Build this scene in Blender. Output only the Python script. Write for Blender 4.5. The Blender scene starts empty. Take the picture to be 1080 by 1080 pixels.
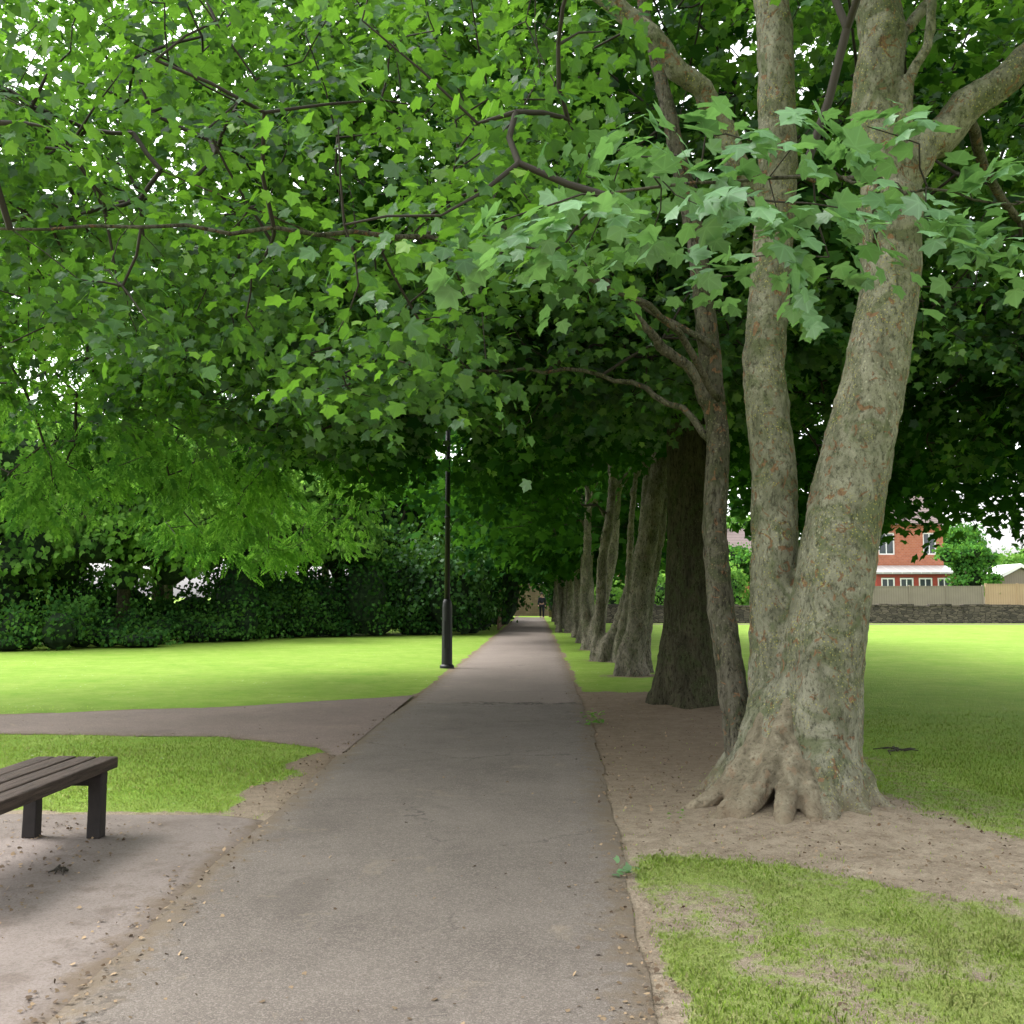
import bpy, math, random
import numpy as np
from mathutils import Vector, noise as mnoise
rng=np.random.default_rng(7); random.seed(7)
S=bpy.context.scene; COL=S.collection
S.view_settings.view_transform='Standard'; S.view_settings.look='None'; S.view_settings.exposure=0

# ------------------------------------------------------------ helpers
def link(o,parent=None):
    COL.objects.link(o)
    if parent is not None: o.parent=parent
    return o
def thing(name,loc,label,cat,group=None):
    e=bpy.data.objects.new(name,None); e.empty_display_size=.3; e.location=loc
    e["label"]=label; e["category"]=cat
    if group: e["group"]=group
    return link(e)
def part(name,me,parent,loc=(0,0,0),mat=None):
    o=bpy.data.objects.new(name,me); o.location=loc
    if mat: me.materials.append(mat)
    return link(o,parent)
class MB:
    def __init__(s): s.v=[]; s.f=[]; s.m=[]
    def add(s,v,f,mi=0):
        b=len(s.v); s.v.extend([tuple(p) for p in v]); s.f.extend([tuple(i+b for i in q) for q in f]); s.m.extend([mi]*len(f))
    def box(s,x0,x1,y0,y1,z0,z1,mi=0,bev=0):
        v=[(x0,y0,z0),(x1,y0,z0),(x1,y1,z0),(x0,y1,z0),(x0,y0,z1),(x1,y0,z1),(x1,y1,z1),(x0,y1,z1)]
        f=[(3,2,1,0),(4,5,6,7),(0,1,5,4),(1,2,6,5),(2,3,7,6),(3,0,4,7)]
        s.add(v,f,mi)
    def tube(s,pts,rad,n=8,cap=True,mi=0,lobes=None):
        P=[Vector(p) for p in pts]; V=[];F=[]
        u=None
        for i,p in enumerate(P):
            t=(P[min(i+1,len(P)-1)]-P[max(i-1,0)]).normalized()
            if u is None:
                a=Vector((1,0,0)) if abs(t.x)<.8 else Vector((0,1,0)); u=(a-t*a.dot(t)).normalized()
            else: u=(u-t*u.dot(t)).normalized()
            w=t.cross(u)
            for k in range(n):
                th=2*math.pi*k/n; r=rad[i]
                if lobes: r*=lobes(i,th)
                V.append(p+u*(r*math.cos(th))+w*(r*math.sin(th)))
        for i in range(len(P)-1):
            for k in range(n):
                a=i*n+k; b=i*n+(k+1)%n; F.append((a,b,b+n,a+n))
        if cap:
            F.append(tuple(range(n))[::-1]); F.append(tuple((len(P)-1)*n+k for k in range(n)))
        s.add(V,F,mi)
    def mesh(s,name,smooth=False):
        me=bpy.data.meshes.new(name); me.from_pydata(s.v,[],s.f)
        if any(s.m): me.polygons.foreach_set('material_index',s.m)
        if smooth: me.polygons.foreach_set('use_smooth',[True]*len(s.f))
        me.update(); return me
def np_mesh(name,V,loops,starts,attr=None,smooth=False):
    me=bpy.data.meshes.new(name); me.vertices.add(len(V)); me.vertices.foreach_set('co',V.astype(np.float32).ravel())
    me.loops.add(len(loops)); me.loops.foreach_set('vertex_index',loops.astype(np.int32))
    me.polygons.add(len(starts)); me.polygons.foreach_set('loop_start',starts.astype(np.int32))
    if smooth: me.polygons.foreach_set('use_smooth',np.ones(len(starts),dtype=bool))
    if attr:
        for k,a in attr.items():
            at=me.attributes.new(k,'FLOAT','POINT'); at.data.foreach_set('value',a.astype(np.float32).ravel())
    me.update(calc_edges=True); return me
def fastn(x,y,seed=0):
    r=np.random.default_rng(seed+100); o=0
    for i in range(7):
        a=r.uniform(0,6.28); f=.5*1.5**i; o=o+np.sin((x*np.cos(a)+y*np.sin(a))*f+r.uniform(0,6.28))*(1/1.25**i)
    return o/2.6
def curvy(pts,rad,sub=5,jit=.03):
    P=[np.array(p,float) for p in pts]; out=[];rr=[]
    for i in range(len(P)-1):
        p0=P[max(i-1,0)];p1=P[i];p2=P[i+1];p3=P[min(i+2,len(P)-1)]
        for k in range(sub):
            t=k/sub; q=.5*((2*p1)+(-p0+p2)*t+(2*p0-5*p1+4*p2-p3)*t*t+(-p0+3*p1-3*p2+p3)*t**3)
            if i or k: q=q+rng.normal(0,jit,3)
            out.append(tuple(q)); rr.append(rad[i]*(1-t)+rad[i+1]*t)
    out.append(tuple(P[-1])); rr.append(rad[-1]); return out,rr

# ------------------------------------------------------------ shader helpers
class NT:
    def __init__(s,name):
        s.m=bpy.data.materials.new(name); s.m.use_nodes=True; s.t=s.m.node_tree; s.t.nodes.clear()
        s.out=s.t.nodes.new('ShaderNodeOutputMaterial')
    def n(s,ty,ins=None,**kw):
        nd=s.t.nodes.new('ShaderNode'+ty)
        for k,v in kw.items(): setattr(nd,k,v)
        if ins:
            for k,v in ins.items():
                if isinstance(v,bpy.types.NodeSocket): s.t.links.new(v,nd.inputs[k])
                else: nd.inputs[k].default_value=v
        return nd
    def pos(s,mode='Object'): return s.n('TexCoord').outputs[mode]
    def noise(s,vec,sc,det=4,rough=.6,dist=0):
        return s.n('TexNoise',{'Vector':vec,'Scale':sc,'Detail':det,'Roughness':rough,'Distortion':dist}).outputs['Fac']
    def ramp(s,fac,a,b,ca=(0,0,0,1),cb=(1,1,1,1)):
        r=s.n('ValToRGB',{'Fac':fac}); e=r.color_ramp.elements
        e[0].position=a;e[0].color=ca;e[1].position=b;e[1].color=cb; return r.outputs['Color']
    def mix(s,f,a,b,mode='MIX'):
        nd=s.t.nodes.new('ShaderNodeMix'); nd.data_type='RGBA'; nd.blend_type=mode
        for i,v in ((0,f),(6,a),(7,b)):
            if isinstance(v,bpy.types.NodeSocket): s.t.links.new(v,nd.inputs[i])
            else:
                nd.inputs[i].default_value = v if i==0 else (tuple(v)+(1,) if len(v)==3 else v)
        return nd.outputs[2]
    def math(s,op,a,b=0.0,c=None,clamp=False):
        nd=s.n('Math',operation=op); nd.use_clamp=clamp
        for i,v in enumerate((a,b) if c is None else (a,b,c)):
            if isinstance(v,bpy.types.NodeSocket): s.t.links.new(v,nd.inputs[i])
            else: nd.inputs[i].default_value=v
        return nd.outputs[0]
    def principled(s,col,rough=.8,bump=None,bs=.3,bd=.02,spec=.3,metal=0):
        ins={'Base Color':col if isinstance(col,bpy.types.NodeSocket) else tuple(col)+(1,),'Roughness':rough,'Specular IOR Level':spec,'Metallic':metal}
        p=s.n('BsdfPrincipled',ins)
        if bump is not None:
            b=s.n('Bump',{'Height':bump,'Strength':bs,'Distance':bd}); s.t.links.new(b.outputs[0],p.inputs['Normal'])
        s.t.links.new(p.outputs[0],s.out.inputs[0]); return s.m

def leaf_mat(name,dark,light,trans,tcol,gloss=.05,nscale=.5,back=.3,bcol=(.08,.14,.07),vein=True,tip=None):
    t=NT(name); geo=t.n('NewGeometry'); rnd=geo.outputs['Random Per Island']
    p=geo.outputs['Position']
    c=t.mix(rnd,dark,light)
    if tip: c=t.mix(t.ramp(rnd,.87,.91),c,tip)
    if vein:
        v=t.n('Attribute',attribute_name='vein').outputs['Fac']
        v=t.math('MULTIPLY',t.math('POWER',v,9.0),.35); c=t.mix(v,c,tuple(min(1,l*2.2+.03) for l in light))
    if back>0: c=t.mix(t.math('MULTIPLY',geo.outputs['Backfacing'],back),c,bcol)
    tc=t.mix(rnd,tcol,tuple(x*1.25 for x in tcol))
    if nscale:
        clump_shade=t.ramp(t.noise(p,nscale,2),.36,.64,(.5,.55,.6,1),(1.25,1.2,1.0,1)); c=t.mix(1.0,c,clump_shade,'MULTIPLY'); tc=t.mix(1.0,tc,clump_shade,'MULTIPLY')  # light and dark clumps by noise: canopy shade put into the leaf colours
    d=t.n('BsdfDiffuse',{'Color':c})
    tr=t.n('BsdfTranslucent',{'Color':tc})
    m=t.n('MixShader',{0:trans,1:d.outputs[0],2:tr.outputs[0]})
    if gloss>0:
        g=t.n('BsdfGlossy',{'Color':(.9,.95,.9,1),'Roughness':.42})
        m=t.n('MixShader',{0:gloss,1:m.outputs[0],2:g.outputs[0]})
    t.t.links.new(m.outputs[0],t.out.inputs[0]); return t.m
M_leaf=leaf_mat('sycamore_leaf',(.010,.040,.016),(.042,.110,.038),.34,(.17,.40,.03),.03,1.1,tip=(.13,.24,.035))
M_leaf_fg=leaf_mat('pale_sycamore_leaf',(.08,.17,.08),(.15,.28,.13),.32,(.20,.42,.09),.06,None)  # paler copy of the sycamore leaf for the foreground spray
M_leaf_d=leaf_mat('sycamore_leaf_far',(.006,.026,.008),(.024,.070,.018),.24,(.085,.25,.02),0,.7,back=0,vein=False,tip=(.05,.12,.025))
M_ash=leaf_mat('ash_leaf',(.025,.095,.022),(.09,.22,.04),.38,(.19,.42,.05),0,.8,back=0,vein=False,tip=(.16,.30,.06))
M_ivy=leaf_mat('ivy_leaf',(.008,.030,.009),(.034,.090,.024),.15,(.08,.22,.02),.0,.9,0,vein=False)
M_bright=leaf_mat('bright_leaf',(.06,.165,.03),(.18,.34,.08),.35,(.24,.45,.08),0,.7,back=0,vein=False)
M_mid=leaf_mat('mid_leaf',(.03,.105,.024),(.085,.22,.05),.3,(.15,.35,.04),0,.7,back=0,vein=False)

def bark_mat(name,c1,c2,c3,lich,streak=.35,orange=(.27,.145,.08),of=.85,zs=False,ot=.605,bs=1.0,dk=.85):
    t=NT(name); o=t.pos()
    mp=t.n('Mapping',{'Vector':o,'Scale':(1,1,streak)}).outputs[0]
    n1=t.noise(mp,5,9,.72,.5); n2=t.noise(mp,34,6,.76); n3=t.noise(o,2.6,6,.65,1.4)
    c=t.mix(t.ramp(n1,.38,.60),c1,c2)
    c=t.mix(t.math('MULTIPLY',t.ramp(n3,.48,.60),.8),c,c3)
    fl=t.noise(o,9,6,.6,1.6); ff=t.math('MULTIPLY',t.ramp(fl,ot,ot+.02),of); c=t.mix(ff,c,orange)
    vo=t.n('TexVoronoi',{'Vector':o,'Scale':46.0}).outputs['Distance']
    l=t.math('MULTIPLY',t.ramp(vo,.15,.32,(1,1,1,1),(0,0,0,1)),t.ramp(t.noise(o,2.7,4),.45,.55))
    c=t.mix(t.math('MULTIPLY',l,.85),c,lich)
    vo2=t.n('TexVoronoi',{'Vector':o,'Scale':21.0}).outputs['Distance']
    l2=t.math('MULTIPLY',t.ramp(vo2,.16,.24,(1,1,1,1),(0,0,0,1)),t.ramp(t.noise(o,1.7,3),.48,.56)); c=t.mix(t.math('MULTIPLY',l2,.6),c,tuple(min(1,x*1.5) for x in c2))
    c=t.mix(t.ramp(n2,.38,.50,(dk,dk,dk,1),(0,0,0,1)),c,tuple(x*.25 for x in c1))
    if zs:
        z=t.n('SeparateXYZ',{'Vector':o}).outputs[2]; zf=t.ramp(t.math('ADD',z,t.math('MULTIPLY',t.math('SUBTRACT',n1,.5),.8)),.02,.32,(1,1,1,1),(0,0,0,1)); c=t.mix(t.math('MULTIPLY',zf,.7),c,(.21,.165,.115))
    h=t.math('SUBTRACT',t.math('MULTIPLY',n2,.9),t.math('MULTIPLY',ff,.3))
    h=t.math('ADD',h,t.math('MULTIPLY',n1,.8))
    return t.principled(c,.92,h,bs,.05,.12)
M_bark=bark_mat('pale_sycamore_bark',(.155,.155,.105),(.33,.32,.24),(.125,.145,.07),(.46,.42,.12),.5,zs=True,bs=.85,dk=.7,ot=.595)
M_bark2=bark_mat('mossy_dark_bark',(.035,.033,.02),(.085,.078,.048),(.05,.062,.025),(.10,.11,.05),.25,(.07,.045,.03),.4)
M_bark3=bark_mat('row_bark',(.10,.095,.07),(.26,.235,.18),(.11,.12,.065),(.30,.29,.17),.4,(.18,.12,.085),.6)
M_bark4=bark_mat('shaded_bark',(.08,.073,.052),(.18,.165,.125),(.07,.08,.04),(.22,.21,.11))  # darker bark copy for rear stem and limbs, shade put into the colour
t=NT('root_bark'); o=t.pos(); n=t.noise(o,6,8,.65,1.0); n2=t.noise(o,38,5,.7); z=t.n('SeparateXYZ',{'Vector':o}).outputs[2]
c=t.mix(t.ramp(n,.35,.65),(.13,.11,.075),(.30,.265,.19)); c=t.mix(t.math('MULTIPLY',t.ramp(t.noise(o,12,4),.58,.63),.5),c,(.25,.16,.10)); zf=t.ramp(t.math('ADD',z,t.math('MULTIPLY',t.math('SUBTRACT',n,.5),.5)),.0,.22,(1,1,1,1),(0,0,0,1)); c=t.mix(t.math('MULTIPLY',zf,.75),c,(.23,.18,.125))
M_root=t.principled(t.mix(t.ramp(n2,.34,.46,(.6,.6,.6,1),(0,0,0,1)),c,(.05,.04,.028)),.92,t.math('ADD',n,t.math('MULTIPLY',n2,.5)),.9,.04,.1)
t=NT('twig_bark'); M_twig=t.principled((.032,.027,.02),.85)

# ------------------------------------------------------------ leaf templates
def tpl_maple(hi=True):
    if hi:
        R=[(.12,-.10,.1),(.34,-.15,.2),(.60,-.06,1),(.55,.08,.25),(.46,.20,0),(.62,.32,.3),(.76,.58,1),(.58,.60,.35),(.40,.64,0),(.30,.80,.35),(.14,.90,.4),(0,1.05,1)]
    else:
        R=[(.14,-.1,.1),(.60,-.08,1),(.45,.2,0),(.76,.57,1),(.38,.64,0),(0,1.05,1)]
    out=R+[(-x,y,v) for x,y,v in R[:-1][::-1]]
    V=[(0,.02,0)]+[(x,y,-.24*(x*x+y*y)+.12*abs(x)) for x,y,_ in out]; vein=[1]+[v for *_,v in out]
    n=len(out); F=[(0,i+1,i+2) for i in range(n-1)]+[(0,n,1)]
    return np.array(V),F,np.array(vein)
def tpl_simple():
    V=[(0,-.05,0),(.42,.12,.02),(.5,.55,-.1),(.2,.62,-.08),(0,1.05,-.25),(-.28,.6,-.1),(-.5,.42,-.06),(-.35,.08,.03)]
    return np.array(V),[tuple(range(8))],np.zeros(8)
def tpl_pinnate():
    V=[];F=[]
    for i in range(4):
        for sgn in (-1,1):
            y=.10+.26*i; L=.50-.03*i; b=len(V)
            dx,dy=sgn*L*.85,L*.5
            V+=[(0,y,0),(dx*.5-sgn*.0,y+dy*.4-.13,-.02),(dx,y+dy,-.12),(dx*.45,y+dy*.6+.12,-.02)]; F.append((b,b+1,b+2,b+3))
    b=len(V); V+=[(0,.98,-.05),(.14,1.2,-.1),(0,1.5,-.2),(-.14,1.2,-.1)]; F.append((b,b+1,b+2,b+3))
    return np.array(V),F,np.zeros(len(V))
MAPLE=tpl_maple(True); MAPLE2=tpl_maple(False); SIMPLE=tpl_simple(); PINN=tpl_pinnate()
def norm(a): return a/np.maximum(np.linalg.norm(a,axis=-1,keepdims=True),1e-6)
def leaf_arr(tpl,P,D,N,sz):
    V,F,vein=tpl; D=norm(D); N=norm(N-D*np.sum(N*D,1,keepdims=True)); X=np.cross(D,N); sz=sz[:,None,None]
    W=P[:,None,:]+sz*(V[None,:,0:1]*X[:,None,:]+V[None,:,1:2]*D[:,None,:]+V[None,:,2:3]*N[:,None,:])
    nv=len(V); n=len(P); fl=np.concatenate([np.array(f) for f in F]); ln=np.array([len(f) for f in F]); st=np.concatenate([[0],np.cumsum(ln)[:-1]])
    loops=(fl[None,:]+nv*np.arange(n)[:,None]).ravel(); starts=(st[None,:]+len(fl)*np.arange(n)[:,None]).ravel()
    return W.reshape(-1,3),loops,starts,np.tile(vein,n)
def leaves_mesh(name,tpl,P,D,N,sz):
    W,l,s,v=leaf_arr(tpl,P,D,N,sz); return np_mesh(name,W,l,s,{'vein':v})
def leaves_multi(name,sets):
    W=[];L=[];St=[];Ve=[];nv=0;nl=0
    for tpl,P,D,N,sz in sets:
        a=leaf_arr(tpl,P,D,N,sz); W.append(a[0]);L.append(a[1]+nv);St.append(a[2]+nl);Ve.append(a[3]); nv+=len(a[0]); nl+=len(a[1])
    return np_mesh(name,np.concatenate(W),np.concatenate(L),np.concatenate(St),{'vein':np.concatenate(Ve)})
def spray_leaves(nodes,dirs,k,R,size,droop=.5,tilt=.5,var=.35):
    n=len(nodes); nodes=np.repeat(nodes,k,0); d=np.repeat(norm(dirs*np.array([1,1,.3])+1e-4),k,0)
    up=np.array([0,0,1.]); side=norm(np.cross(d,up)); a=rng.uniform(-2.6,2.6,n*k); r=np.sqrt(rng.uniform(0,1,n*k))*R
    off=(np.cos(a)*r)[:,None]*d+(np.sin(a)*r*.8)[:,None]*side
    pl=np.repeat(rng.normal(0,.32,(n,2)),k,0)
    P=nodes+off; P[:,2]+=rng.normal(0,.045,n*k)*R/.45-1.1*r**2/R*.5+(off[:,:2]*pl).sum(1)
    T=norm(off)*.8+d*.35+rng.normal(0,.3,(n*k,3)); T=norm(T); T[:,2]-=droop*rng.uniform(.2,1.5,n*k)
    N=up+rng.normal(0,tilt*.75,(n*k,3))+norm(T)*.3; N[:,:2]-=pl
    return P,T,N,size*rng.uniform(1-var,1+var,n*k)
def grow(limbs,sprays,jit=.04,maxseg=.45,pen=.15):
    P=[];par=[]
    for pts,rad in limbs:
        prev=-1
        for i in range(len(pts)-1):
            a=np.array(pts[i]);b=np.array(pts[i+1]);m=max(1,int(np.linalg.norm(b-a)/.45))
            for j in range(m+(i==len(pts)-2)):
                f=j/m; P.append(a+(b-a)*f); par.append(prev); prev=len(P)-1
    nl=len(P); A=np.zeros((len(P)+len(sprays)*13,3)); A[:nl]=P; dp=np.zeros(len(A)); cnt=nl
    d0=np.array([np.min(np.linalg.norm(A[:nl]-s,axis=1)) for s in sprays]); order=np.argsort(d0)
    sn=[];sd=[]
    for i in order:
        s=sprays[i]; d=np.linalg.norm(A[:cnt]-s,axis=1)
        j=int(np.argmin(d+pen*dp[:cnt]+.3*np.maximum(0,A[:cnt,2]-s[2]-.6))); dist=d[j]; m=min(12,max(1,int(dist/maxseg)))
        a=A[j].copy(); prev=j; base=dp[j]; sway=rng.normal(0,.12,3)*dist
        for q in range(1,m+1):
            f=q/m; p=a+(s-a)*f
            if q<m: p=p+rng.normal(0,jit,3)+(np.array([0,0,.25*dist])+sway)*f*(1-f)*2
            A[cnt]=p; dp[cnt]=base+dist*f; par.append(prev); prev=cnt; cnt+=1
        sn.append(prev); sd.append(s-A[par[prev]])
    A=A[:cnt]; c=np.zeros(cnt)
    for i in sn: c[i]+=1
    for i in range(cnt-1,nl-1,-1): c[par[i]]+=c[i]
    return A,par,nl,c,A[sn],np.array(sd)
def branch_mesh(name,A,par,nl,c,base,r0=.006,rmax=.12,sides=4):
    mb=MB()
    for i in range(nl,len(A)):
        j=par[i]; r1=min(rmax,r0*max(c[i],1)**.5); r2=min(rmax,r1*1.2 if j<nl else r0*max(c[j],1)**.5)
        a=A[j]-base; b=A[i]-base; m=(a+b)/2+rng.normal(0,.015,3)
        mb.tube([a,m,b],[r2,(r1+r2)/2,r1],sides,cap=False)
    return mb.mesh(name,True)
def bark_obj(mb,parent,mat,voxel=.03,disp=.02,name='trunk',dsc=.12):
    me=mb.mesh(name,True); o=part(name,me,parent,mat=mat)
    r=o.modifiers.new('r','REMESH'); r.mode='VOXEL'; r.voxel_size=voxel; r.use_smooth_shade=True
    s=o.modifiers.new('s','SMOOTH'); s.iterations=6; s.factor=.6
    tx=bpy.data.textures.new('bark_clouds','CLOUDS'); tx.noise_scale=dsc; tx.noise_depth=3
    d=o.modifiers.new('d','DISPLACE'); d.texture=tx; d.strength=disp; d.mid_level=.5; d.texture_coords='LOCAL'
    return o

# ------------------------------------------------------------ layout of the path and worn ground (metres)
YR=[-6,4,6.5,12.4,24,54,80]; XRv=[.40,.45,.53,.68,.68,.60,.50]
YL=[-6,4,6.5,10,13,16.2,28,54,80]; XLv=[-1.80,-1.85,-1.92,-1.97,-1.98,-1.87,-1.69,-1.5,-1.4]
def XR(y): return np.interp(y,YR,XRv)+.012*np.sin(y*2.1)+.010*np.sin(y*7.3)
def XL(y): return np.interp(y,YL,XLv)+.008*np.sin(y*1.7+1)+.008*np.sin(y*6.7)
SXu=[-22,-14,-7.15,-4.3,-2.0]; SYu=[8.5,11.4,13.8,14.9,16.6]
SXl=[-22,-13,-6.2,-3.6,-2.3,-1.95]; SYl=[7.2,10.2,11.9,11.75,10.9,10.2]
def side_up(x): return np.interp(x,SXu,SYu)+.03*np.sin(x*3)
def side_lo(x): return np.interp(x,SXl,SYl)+.03*np.sin(x*2.3+2)
def poly_sd(x,y,poly):
    px=np.asarray(x,float); py=np.asarray(y,float); d=np.full(px.shape,1e9); ins=np.zeros(px.shape,bool); n=len(poly)
    for i in range(n):
        ax,ay=poly[i];bx,by=poly[(i+1)%n]; ex,ey=bx-ax,by-ay
        t=np.clip(((px-ax)*ex+(py-ay)*ey)/(ex*ex+ey*ey+1e-9),0,1)
        d=np.minimum(d,np.hypot(px-ax-t*ex,py-ay-t*ey))
        c=((ay>py)!=(by>py))&(px<(bx-ax)*(py-ay)/((by-ay) if by!=ay else 1e-9)+ax); ins^=c
    return np.where(ins,-d,d)
SOIL=[(.3,6.25),(1.6,6.35),(2.2,5.75),(2.9,5.3),(3.4,6.1),(2.95,7.4),(2.8,9.0),(2.95,11),(2.9,14),(2.8,16.6),(2.0,17.2),(1.0,17.4),(.3,17)]
PAD=[(-6,7.5),(-3.95,7.62),(-2.35,7.56),(-1.8,7.4),(-1.7,1),(-6,1)]
ROW=[(2.06,7.95),(2.2,15.0),(1.95,20.8),(1.88,25.3),(1.8,30.6),(1.72,35.0),(1.66,39.6),(1.5,44.8),(1.4,50),(1.35,56),(1.3,63)]
def soil_field(x,y):
    n=fastn(x*2.2,y*2.2,3)*.24+fastn(x*9,y*9,5)*.14+fastn(x*23,y*23,6)*.10
    d=poly_sd(x,y,SOIL)+n; s=np.clip(.5-d/.5,0,1)
    for tx,ty in ROW[2:]: s=np.maximum(s,np.clip(1.1-np.hypot(x-tx,y-ty)/.85+n,0,1))
    e=np.minimum(np.abs(x-XR(y)),np.abs(x-XL(y))); s=np.maximum(s,np.clip(1.15-(e+n*.25)/.14,0,1))
    d=np.hypot((x+2.1)/.22,(y-10.3)/.9)-1+n*1.6; s=np.maximum(s,np.clip(.5-d/.8,0,1))
    d=np.hypot((x+2.1)/.2,(y-8.2)/.8)-1+n*2; s=np.maximum(s,np.clip(.5-d/.8,0,1))
    m=(x<-1.8)&(x>-22); d=np.minimum(np.abs(y-side_up(x)),np.abs(y-side_lo(x))); s=np.where(m,np.maximum(s,np.clip(1-(d+n*.3)/.13,0,1)),s)
    d=np.abs(y-7.58)+n*.3; s=np.where(x<-2,np.maximum(s,np.clip(1-d/.15,0,1)),s)
    th=np.clip((6.9-y)/1.5,0,1)*(x>.4)*np.clip(.30+fastn(x*3,y*3,9)*.35+fastn(x*11,y*11,8)*.25,0,.62); s=np.maximum(s,th)
    d=np.hypot((x-3.2)/.6,(y-8.0)/2.2)-1+n; s=np.maximum(s,np.clip(.3-d/1.2,0,.4))
    return s
def mound(x,y):
    z=.10*np.exp(-((x-2.15)**2+(y-7.95)**2)/.8)+.07*np.exp(-((x-2.2)**2+(y-15)**2)/.8)
    return z*np.clip((x-.75)/.5,0,1)
def on_paved(x,y):
    a=(x>XL(y))&(x<XR(y))&(y<75); b=(x<-1.8)&(x>-22)&(y<side_up(x))&(y>side_lo(x)); c=poly_sd(x,y,PAD)<0
    return a|b|c

# ground sheet
xs=np.concatenate([[-500,-250,-120,-70,-45,-30,-20,-14,-11],np.arange(-9,6.01,.08),[6.5,7.2,8,9.5,12,16,24,36,60,110,250,500]])
ys=np.concatenate([[-60,-20,-8,-2,1],np.arange(2.5,19,.08),np.arange(19,34,.3),np.arange(34,70,1.5),[75,85,100,130,180,300,700]])
X,Y=np.meshgrid(xs,ys); so=soil_field(X,Y); Z=mound(X,Y)+.006*fastn(X*4,Y*4,2)*(~on_paved(X,Y))*(np.abs(X)<20)
Z=np.where(on_paved(X,Y),-.01,Z)
nx,ny=len(xs),len(ys); idx=np.arange(nx*ny).reshape(ny,nx)
q=np.stack([idx[:-1,:-1],idx[:-1,1:],idx[1:,1:],idx[1:,:-1]],-1).reshape(-1,4)
me=np_mesh('ground',np.stack([X,Y,Z],-1).reshape(-1,3),q.ravel(),np.arange(len(q))*4,{'soil':so.ravel()},True)
t=NT('lawn_ground'); p=t.n('NewGeometry').outputs['Position']; sy=t.n('SeparateXYZ',{'Vector':p}).outputs[1]
g1=t.noise(p,.35,6,.7);g2=t.noise(p,3.0,5,.7);g3=t.noise(p,40,4,.8);g4=t.noise(p,9,4,.7);g5=t.noise(p,110,3,.8);g6=t.noise(p,1.1,6,.75,.4)
gc=t.mix(t.ramp(g1,.35,.65),(.15,.28,.028),(.22,.345,.048)); gc=t.mix(t.math('MULTIPLY',t.ramp(g6,.42,.60),.6),gc,(.28,.36,.08)); gc=t.mix(t.math('MULTIPLY',t.ramp(g2,.42,.62),.45),gc,(.12,.225,.022)); gc=t.mix(t.math('MULTIPLY',t.ramp(g3,.3,.6,(1,1,1,1),(0,0,0,1)),.45),gc,(.08,.165,.018))
gc=t.mix(t.math('MULTIPLY',t.ramp(g4,.45,.65),.4),gc,(.24,.31,.06))
nearf=t.ramp(t.math('MULTIPLY',sy,.1),.55,.85,(1,1,1,1),(0,0,0,1)); gc=t.mix(t.math('MULTIPLY',nearf,.45),gc,(.28,.27,.12))
dz=t.n('TexVoronoi',{'Vector':p,'Scale':6.0}).outputs['Distance']
gc=t.mix(t.math('MULTIPLY',t.ramp(dz,.05,.10,(1,1,1,1),(0,0,0,1)),t.ramp(g1,.48,.6)),gc,(.6,.62,.5))
sc=t.mix(t.ramp(g2,.3,.7),(.24,.19,.14),(.42,.35,.265)); sc=t.mix(t.math('MULTIPLY',t.ramp(g4,.44,.62),.5),sc,(.14,.10,.066)); sc=t.mix(t.math('MULTIPLY',t.ramp(g3,.50,.66),.5),sc,(.46,.39,.30)); sc=t.mix(t.math('MULTIPLY',t.ramp(g5,.36,.48,(1,1,1,1),(0,0,0,1)),.5),sc,(.11,.08,.055))
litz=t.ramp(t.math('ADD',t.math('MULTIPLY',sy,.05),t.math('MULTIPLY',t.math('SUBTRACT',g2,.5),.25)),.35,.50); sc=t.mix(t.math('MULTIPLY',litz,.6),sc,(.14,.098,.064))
sa=t.n('Attribute',attribute_name='soil').outputs['Fac']
f=t.ramp(t.math('ADD',sa,t.math('MULTIPLY',t.math('SUBTRACT',t.math('ADD',g4,t.math('MULTIPLY',g3,.5)),.75),1.0)),.36,.60)
M_ground=t.principled(t.mix(f,gc,sc),.95,t.math('ADD',t.math('ADD',g3,t.math('MULTIPLY',g5,.5)),t.math('MULTIPLY',g4,.6)),.7,.03,.1)
me.materials.append(M_ground); o=link(bpy.data.objects.new('ground',me)); o["kind"]="structure"

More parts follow.
